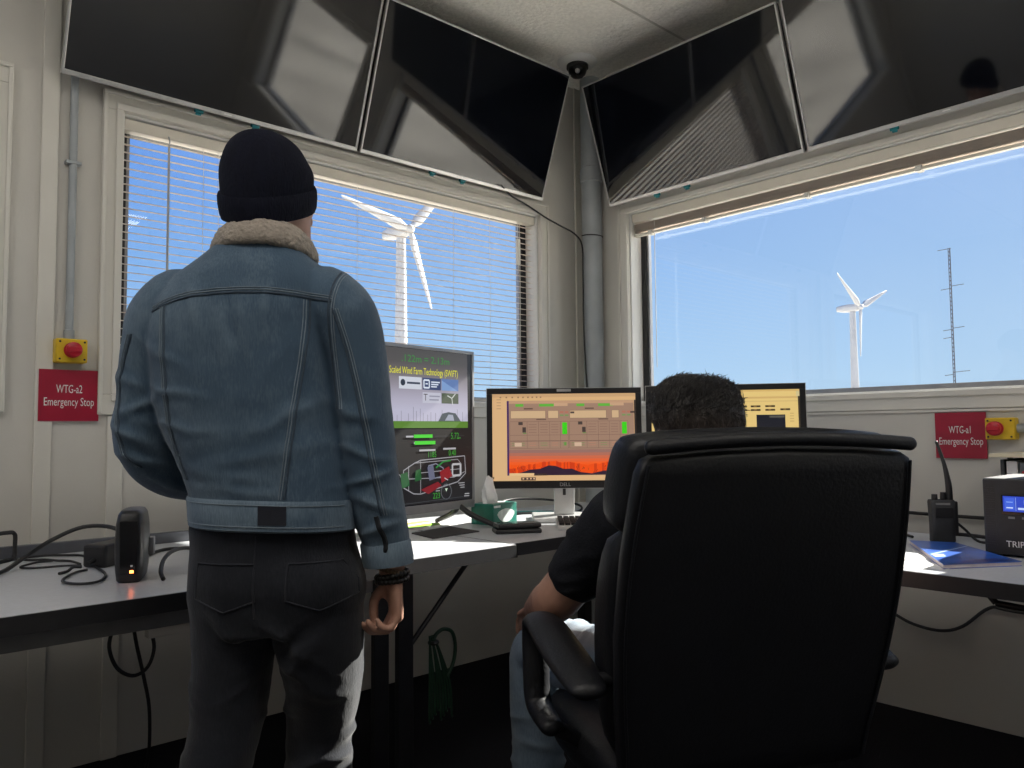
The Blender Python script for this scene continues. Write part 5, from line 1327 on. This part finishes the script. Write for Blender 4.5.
def dbl(pts, name, gap=.007, vert=True, dp=.135):
    k = (1.68-dp)/1.68       # the traced line, brought to the depth of the cloth it lies on
    pts = [(x*k + .525*(1-k), 1.10 + (z-1.10)*k) for x, z in pts]
    seam(bk, pts, .0024, name, seamd_m, jacket, off=0.0004)
    for g in (gap,):
        q = [(x+(g if vert else 0), z+(0 if vert else g)) for x, z in pts]
        seam(bk, q, .0012, name, stitch_m, jacket, off=0.0009)
        q = [(x+(g*1.8 if vert else 0), z+(0 if vert else g*1.8)) for x, z in pts]
        seam(bk, q, .0010, name, stitch_m, jacket, off=0.0008)
dbl([(-.262, 1.368), (-.20, 1.388), (-.13, 1.398), (-.07, 1.402), (0, 1.402), (.07, 1.397), (.130, 1.388)], 'yoke_seam', .006, False)
dbl([(-.226, 1.378), (-.223, 1.30), (-.218, 1.20), (-.207, 1.09), (-.180, 1.0)], 'panel_seam', -.006)
dbl([(.083, 1.392), (.080, 1.30), (.068, 1.20), (.055, 1.09), (.044, 1.0), (.039, .958)], 'panel_seam', -.006)
dbl([(.150, 1.452), (.140, 1.41), (.134, 1.36), (.136, 1.29), (.142, 1.22), (.149, 1.15)], 'armhole_seam', .006, True, .09)
dbl([(.150, 1.36), (.178, 1.27), (.203, 1.16), (.222, 1.06), (.240, .965), (.248, .925)], 'sleeve_seam', .006, True, .06)
dbl([(-.27, 1.31), (-.298, 1.22), (-.302, 1.13), (-.29, 1.06), (-.262, 1.03)], 'sleeve_seam', -.006, True, .05)
# sleeve slit and cuff
seam(bk, [(.247, .930), (.254, .905), (.262, .885), (.264, .862), (.258, .845)], .0055, 'cuff_slit', mat('slit_shadow_lining', (0.012, 0.014, 0.018), 0.9, nscale=40, namt=0.2), jacket, off=-0.001)
mb = MB(); rs = []
for z, k in ((.872, 1.0), (.868, 1.05), (.835, 1.07), (.822, 1.04), (.822, .94)):
    cx_ = .255 + (.87-z)*.13; rs.append([V((cx_ + .0505*k*math.cos(q), .003 + (.87-z)*.1 + .055*k*math.sin(q), z + .004*math.cos(q))) for q in [2*math.pi*j/32 for j in range(32)]])
mb.rings(rs); mb.build('cuff', jack_m, jacket, smooth=50)
# waistband with dark patch
mb = MB(); rs = []
for z, a_, b_ in ((.966, .1705, .1305), (.969, .1745, .1345), (.962, .176, .136), (.927, .1755, .1355), (.910, .1745, .1345), (.906, .1685, .1285)):
    cx_ = .028 + (.92-z)*.06; rs.append([p + V((0, 0, -.035*(p.x-.018))) for p in mb.sring(cx_, 0, z, a_, b_, n=64, e=2.5)])
mb.rings(rs); wb_ = mb.build('waistband', jack_m, jacket, smooth=40)
bw = bvh_of(wb_)
for dz in (.960, .918): seam(bw, [(-.15, dz+.006), (-.06, dz+.003), (.02, dz), (.10, dz-.003), (.185, dz-.006)], .0011, 'band_stitch', stitch_m, wb_, off=.0006)
mb = MB(); vs = []
for x in (.030, .043, .057, .070, .084):
    for z in (.922, .960):
        p = on_surface(bw, x, z-.03*(x-.018), off=.0015); vs.append(p)
mb.add(vs + [p + V((0, .003, 0)) for p in vs], [(2*i, 2*i+2, 2*i+3, 2*i+1) for i in range(4)] + [(10+2*i+1, 10+2*i+3, 10+2*i+2, 10+2*i) for i in range(4)] + [(2*i, 10+2*i, 12+2*i, 2*i+2) for i in range(4)] + [(2*i+3, 13+2*i, 11+2*i, 2*i+1) for i in range(4)] + [(0, 1, 11, 10), (8, 18, 19, 9)])
mb.build('leather_patch', mat('patch_navy', (0.010, 0.012, 0.022), 0.7, nscale=50, namt=0.15), wb_)
# fleece collar
mb = MB(); rs = []
for i in range(41):
    t = R(-90 - 152 + 304*i/40)
    bkf = (1-math.sin(t))/2                   # 1 at the nape, 0 at the throat
    rx_, ry_ = .089, .086
    c = V((.000 + rx_*math.cos(t), -.010 + ry_*math.sin(t), 1.474 + .040*bkf))
    outd = V((math.cos(t), math.sin(t), 0))
    a1 = V((0, 0, 1))*.95 - outd*.50; a1.normalize(); a2 = outd*.95 + V((0, 0, .50)); a2.normalize()
    hh = .032 + .004*bkf; ww = .017
    if i in (0, 40): hh *= .5; ww *= .5
    rs.append([c + a1*(hh*math.cos(q)) + a2*(ww*math.sin(q)) for q in [2*math.pi*j/24 for j in range(24)]])
mb.rings(rs)
def fluff(p, n): return 0.0022*noise.noise(p*40) + 0.0022*noise.noise(p*150)
link_mesh(fuse(mb, 0.0035, 2, fluff), 'collar', sherpa_m, jacket)
# beanie
HT = Matrix.Translation((0.004, 0.000, 1.506)) @ Matrix.Rotation(R(-26), 4, 'Z') @ Matrix.Diagonal((.93, .93, 1.0, 1))
def hrow(z, a_, b_, cy, tilt=0.0, n=48, wob=0.0):
    return [HT @ V((a_*math.cos(q)*(1+wob*math.sin(9*q)), cy + b_*math.sin(q)*(1+wob*math.sin(9*q)), z + tilt*math.sin(q-R(26)))) for q in [2*math.pi*j/n for j in range(n)]]
mb = MB()
mb.rings([hrow(z, a_, b_, cy, t) for z, a_, b_, cy, t in catmull([(.096, .084, .104, -.002, .048), (.108, .092, .111, -.003, .048), (.135, .097, .114, -.005, .034), (.160, .096, .113, -.007, .016), (.185, .085, .103, -.010, .002), (.208, .072, .088, -.012, 0), (.225, .053, .066, -.014, 0), (.236, .030, .038, -.015, 0), (.240, .008, .010, -.015, 0)], 3)])
be = mb.build('beanie', hat_m, man, smooth=70)
mb = MB()
mb.rings([hrow(*r) for r in ((.119, .094, .113, -.004, .050), (.119, .099, .118, -.004, .050), (.113, .1015, .1205, -.003, .050), (.095, .1015, .1205, -.001, .050), (.075, .0985, .1175, .001, .050), (.066, .095, .114, .001, .050), (.068, .089, .108, .001, .050))])
mb.build('folded_brim', hat_m, be, smooth=60)
# bracelets
bead_m = mat('dark_beads', (0.015, 0.013, 0.012), 0.3, nscale=60, namt=0.3); wood_m = mat('wooden_beads', (0.16, 0.095, 0.05), 0.45, nscale=60, namt=0.3)
for z0_, m_, rr_, nb, tl in ((.800, bead_m, .0068, 22, .006), (.812, wood_m, .0055, 26, -.008), (.789, bead_m, .0060, 24, .003)):
    mb = MB(); cx_ = .268 if z0_ < .805 else .266
    for k in range(nb):
        q = 2*math.pi*k/nb; mb.ball((cx_ + .0315*math.cos(q), .009 + .030*math.sin(q), z0_ + tl*math.cos(q)), rr_, n=8, m=6)
    mb.build('bracelet', m_, man, smooth=70)
boot_m = mat('brown_boot', (0.045, 0.028, 0.018), 0.5, nscale=30, namt=0.2); sole_m = mat('rubber_sole', (0.02, 0.02, 0.02), 0.7, nscale=40, namt=0.2)
shoe(man, Matrix.Translation((.114, .06, 0)) @ Matrix.Rotation(R(-10), 4, 'Z'), boot_m, sole_m)
shoe(man, Matrix.Translation((-.093, -.105, 0)) @ Matrix.Rotation(R(8), 4, 'Z'), boot_m, sole_m)

# ------------------------------------------------------------------ the seated man
so = cf(0.40, 1.74)
sm = thing('person', 'man seated in the black chair with short dark hair, black t-shirt and light jeans', 'person', (so.x, so.y, 0), YAW-R(90))
def Q(lat, dep, z): return V((lat-0.40, dep-1.74, z))
HS = Matrix.Translation(Q(.386, 1.685, .966)) @ Matrix.Rotation(R(6), 4, 'Z') @ Matrix.Rotation(R(5), 4, 'X')
KH = 1.04
mb = MB()
head(mb, HS, KH)
mb.limb([Q(.395, 1.665, .90), Q(.389, 1.675, .99), Q(.386, 1.69, 1.06)], [.064, .058, .057], n=20)
def tors(mb, g):
    mb.rings([mb.sring(c.x, c.y, c.z, a_+g, b_+g, n=36, e=2.4) for c, a_, b_ in [(Q(*q[:3]), q[3], q[4]) for q in catmull([(.385, 1.80, .50, .150, .125), (.385, 1.795, .58, .155, .125), (.388, 1.765, .68, .150, .115), (.392, 1.725, .80, .165, .112), (.394, 1.690, .90, .170, .100), (.394, 1.672, .945, .135, .085), (.392, 1.668, .975, .080, .066)], 4)]])
tors(mb, -.008)
LS, LE, LH = Q(.232, 1.70, .910), Q(.098, 1.815, .722), Q(.052, 2.075, .640)
RS, RE, RH = Q(.555, 1.70, .905), Q(.655, 1.85, .715), Q(.530, 2.10, .645)
for S_, E_, H_2, s in ((LS, LE, LH, -1), (RS, RE, RH, 1)):
    dE = (H_2-E_).normalized()
    mb.limb([S_, S_.lerp(E_, .5), E_, E_.lerp(H_2, .35), H_2], [.060, .056, .052, .047, .028], n=18)
    hand(mb, H_2, (H_2-E_).normalized() + V((0, .1, -.12)), (0, .05, -1), (-s, .2, 0), ((14, 22, 14), (16, 24, 15), (18, 26, 16), (20, 28, 18)), ((.8, .7, .2), (1, .35, .2), (1, .1, .25)), 0.95)
HL, KL, AL = Q(.300, 1.80, .560), Q(.058, 2.110, .525), Q(.060, 2.13, .09)
HR, KR, AR = Q(.470, 1.80, .560), Q(.520, 2.175, .525), Q(.540, 2.20, .09)
for H_, K_, A_ in ((HL, KL, AL), (HR, KR, AR)):
    mb.limb([H_, H_.lerp(K_, .55), K_, K_.lerp(A_, .35) + V((0, -.012, 0)), A_], [.084, .072, .056, .054, .036], n=18)
    mb.limb([A_ + V((0, -.01, -.04)), A_ + V((.005, .12, -.05)), A_ + V((.006, .17, -.06))], [.036, .034, .024], n=14)
sbody = link_mesh(fuse(mb, 0.0042, 4), 'body', skin_m, sm)
face_bits(sbody, HS, KH)
# t-shirt
mb = MB(); tors(mb, 0.006)
for S_, E_ in ((LS, LE), (RS, RE)):
    e = S_.lerp(E_, .66)
    mb.limb([S_ + (S_-E_)*-.02, S_.lerp(E_, .25), S_.lerp(E_, .5), e], [.078, .073, .068, .067], n=22)
fl = []
for k in range(26):
    s = rj.choice((-1, 1)); b0_ = LS if s < 0 else RS; b1_ = LE if s < 0 else RE
    p = b0_.lerp(b1_, rj.uniform(.1, .8)) + V((rj.uniform(-.07, .07), rj.uniform(-.07, .07), rj.uniform(-.05, .05)))
    fl.append((p, (rj.uniform(-.6, .6), rj.uniform(-.5, .5), 1), .010, rj.uniform(.003, .007), .05))
tee_m = mat('black_cotton', (0.011, 0.012, 0.016), 0.85, spec=0.2, nscale=60, namt=0.2, bump=0.2, bscale=200)
link_mesh(fuse(mb, 0.006, 4, folds(fl)), 't_shirt', tee_m, sm)
# jeans
mb = MB()
c = Q(.385, 1.80, .53)
mb.rings([mb.sring(c.x, c.y, z, a_, b_, n=36, e=2.6) for z, a_, b_ in ((.475, .13, .11), (.49, .165, .14), (.54, .172, .142), (.60, .166, .136), (.625, .160, .130))])
fl = []
for H_, K_, A_ in ((HL, KL, AL), (HR, KR, AR)):
    mb.limb([H_, H_.lerp(K_, .5), K_.lerp(H_, .12) + V((0, 0, .004)), K_ + V((0, .012, -.02)), K_.lerp(A_, .25) + V((0, .004, 0)), K_.lerp(A_, .6), A_ + V((0, 0, .02))], [.098, .086, .074, .072, .072, .068, .066], n=24, sub=5)
    for k in range(12):
        p = K_.lerp(A_, rj.uniform(0, 1)) + V((rj.choice((-.06, .06, 0)), rj.choice((-.06, .02)), 0)); fl.append((p, (rj.uniform(-.5, .5), .2, 1), .010, rj.uniform(.004, .008), .06))
        p = H_.lerp(K_, rj.uniform(.2, 1)) + V((rj.uniform(-.06, .06), 0, .06)); d_ = (K_-H_).normalized(); fl.append((p, d_ + V((rj.uniform(-.4, .4), 0, 0)), .010, rj.uniform(.003, .007), .06))
sj_m = denim_mat('light_denim', (0.13, 0.18, 0.24), (0.27, 0.34, 0.41))
sj = link_mesh(fuse(mb, 0.006, 4, folds(fl)), 'jeans', sj_m, sm)
mb = MB(); mb.limb([Q(.385+.175*math.cos(q), 1.80+.145*math.sin(q), .615) for q in [2*math.pi*j/28 for j in range(29)]], [(.008, .016)]*29, n=10, sub=1, ref=(0, 0, 1)); mb.build('belt', black_m, sj, smooth=60)
shoe(sm, Matrix.Translation(AL + V((0, -.03, -.09))) @ Matrix.Rotation(R(6), 4, 'Z'), boot_m, sole_m)
shoe(sm, Matrix.Translation(AR + V((0, -.03, -.09))) @ Matrix.Rotation(R(-10), 4, 'Z'), boot_m, sole_m)
# hair
def hair_mat():
    m = mat('dark_hair', (0.014, 0.011, 0.010), 0.45, spec=0.4)
    t = m.node_tree; b = t.nodes['Principled BSDF']
    c = t.nodes.new('ShaderNodeTexCoord'); mp = t.nodes.new('ShaderNodeMapping'); mp.inputs['Scale'].default_value = (1, 1, .22)
    n = t.nodes.new('ShaderNodeTexNoise'); n.inputs['Scale'].default_value = 420; n.inputs['Detail'].default_value = 3
    t.links.new(c.outputs['Object'], mp.inputs[0]); t.links.new(mp.outputs[0], n.inputs['Vector'])
    s = t.nodes.new('ShaderNodeSeparateXYZ'); t.links.new(c.outputs['Object'], s.inputs[0])
    mr = t.nodes.new('ShaderNodeMapRange'); mr.inputs[1].default_value = 1.145; mr.inputs[2].default_value = 1.06
    t.links.new(s.outputs['Z'], mr.inputs[0])
    r1 = t.nodes.new('ShaderNodeMixRGB'); r1.inputs[1].default_value = (0.014, 0.011, 0.010, 1); r1.inputs[2].default_value = (0.13, 0.095, 0.078, 1); t.links.new(mr.outputs[0], r1.inputs[0])
    r2_ = t.nodes.new('ShaderNodeMixRGB'); r2_.blend_type = 'MULTIPLY'; r2_.inputs[0].default_value = 0.6
    rp_ = t.nodes.new('ShaderNodeValToRGB'); rp_.color_ramp.elements[0].position = .35; rp_.color_ramp.elements[1].position = .65
    t.links.new(n.outputs['Fac'], rp_.inputs[0]); t.links.new(r1.outputs[0], r2_.inputs[1]); t.links.new(rp_.outputs[0], r2_.inputs[2]); t.links.new(r2_.outputs[0], b.inputs['Base Color'])
    bp = t.nodes.new('ShaderNodeBump'); bp.inputs['Strength'].default_value = .7; bp.inputs['Distance'].default_value = .006
    t.links.new(n.outputs['Fac'], bp.inputs['Height']); t.links.new(bp.outputs[0], b.inputs['Normal'])
    return m
mb = MB()
T = lambda p: HS @ (V(p)*KH)
rows = catmull([(0, -.030, .050, .056, .058), (0, -.028, .072, .072, .069), (0, -.023, .105, .0800, .081), (0, -.018, .135, .0855, .090), (-.003, -.010, .160, .0905, .098), (-.004, -.002, .186, .0890, .100), (-.002, .004, .208, .077, .090), (0, .008, .226, .055, .068), (.004, .010, .236, .026, .034)], 3)
mb.rings([[T(p) for p in mb.sring(*r, n=44, e=2.25)] for r in rows])
mb.limb([T((-.050, .075, .175)), T((-.020, .085, .205)), T((.030, .082, .205)), T((.058, .065, .180))], [.022, .026, .026, .020], n=14)
rh = random.Random(9)
locks = [(V((rh.uniform(-.07, .07), rh.uniform(-.09, .08), 0))) for _ in range(8)]
def hairf(p, n_):
    q = HS.inverted() @ p
    ang = math.atan2(q.x, -q.y-0.0)
    return 0.0030*noise.noise(V((ang*5, q.z*22, 1.3))) + 0.0014*noise.noise(V((ang*30, q.z*45, 4.1))) + (0.006*noise.noise(V((q.x*16, q.y*10, 8.0))) if q.z > .19 else 0)
hm_ = hair_mat()
hair = link_mesh(fuse(mb, 0.0032, 2, hairf), 'hair', hm_, sm)
# short strands over the scalp: combed down the back and sides, swept over on top
hv = [(v.co.copy(), v.normal.copy()) for v in hair.data.vertices]
HI = HS.inverted(); HR3 = HS.to_3x3()
mb = MB()
for p, n_ in (rh.choice(hv) for _ in range(5200)):
    q = HI @ p
    if q.y > .07 and q.z < .16: continue
    top = min(1, max(0, (q.z-.13)/.06))
    flow = (V((.35, .25, .35))*top + V((0, -.05, -1))*(1-top)) + V((rh.uniform(-.35, .35), rh.uniform(-.35, .35), rh.uniform(-.2, .2)))
    d_ = HR3 @ flow
    d_ = (d_ - n_*d_.dot(n_)*.9).normalized()
    ln = (.010 + .015*top)*rh.uniform(.6, 1.15)
    lift = n_*(.08 + .24*top*rh.random())
    s_ = d_.cross(n_).normalized(); w_ = .0007 + .0005*top
    a0 = p - n_*.001; a1 = a0 + (d_ + lift)*ln*.5; a2 = a1 + (d_ + lift*.3)*ln*.5
    mb.add([a0-s_*w_, a0+s_*w_, a0+n_*w_*1.3, a1-s_*w_*.8, a1+s_*w_*.8, a1+n_*w_, a2], [(0, 3, 4, 1), (1, 4, 5, 2), (2, 5, 3, 0), (3, 6, 4), (4, 6, 5), (5, 6, 3)])
mb.build('hair_strands', hm_, hair)
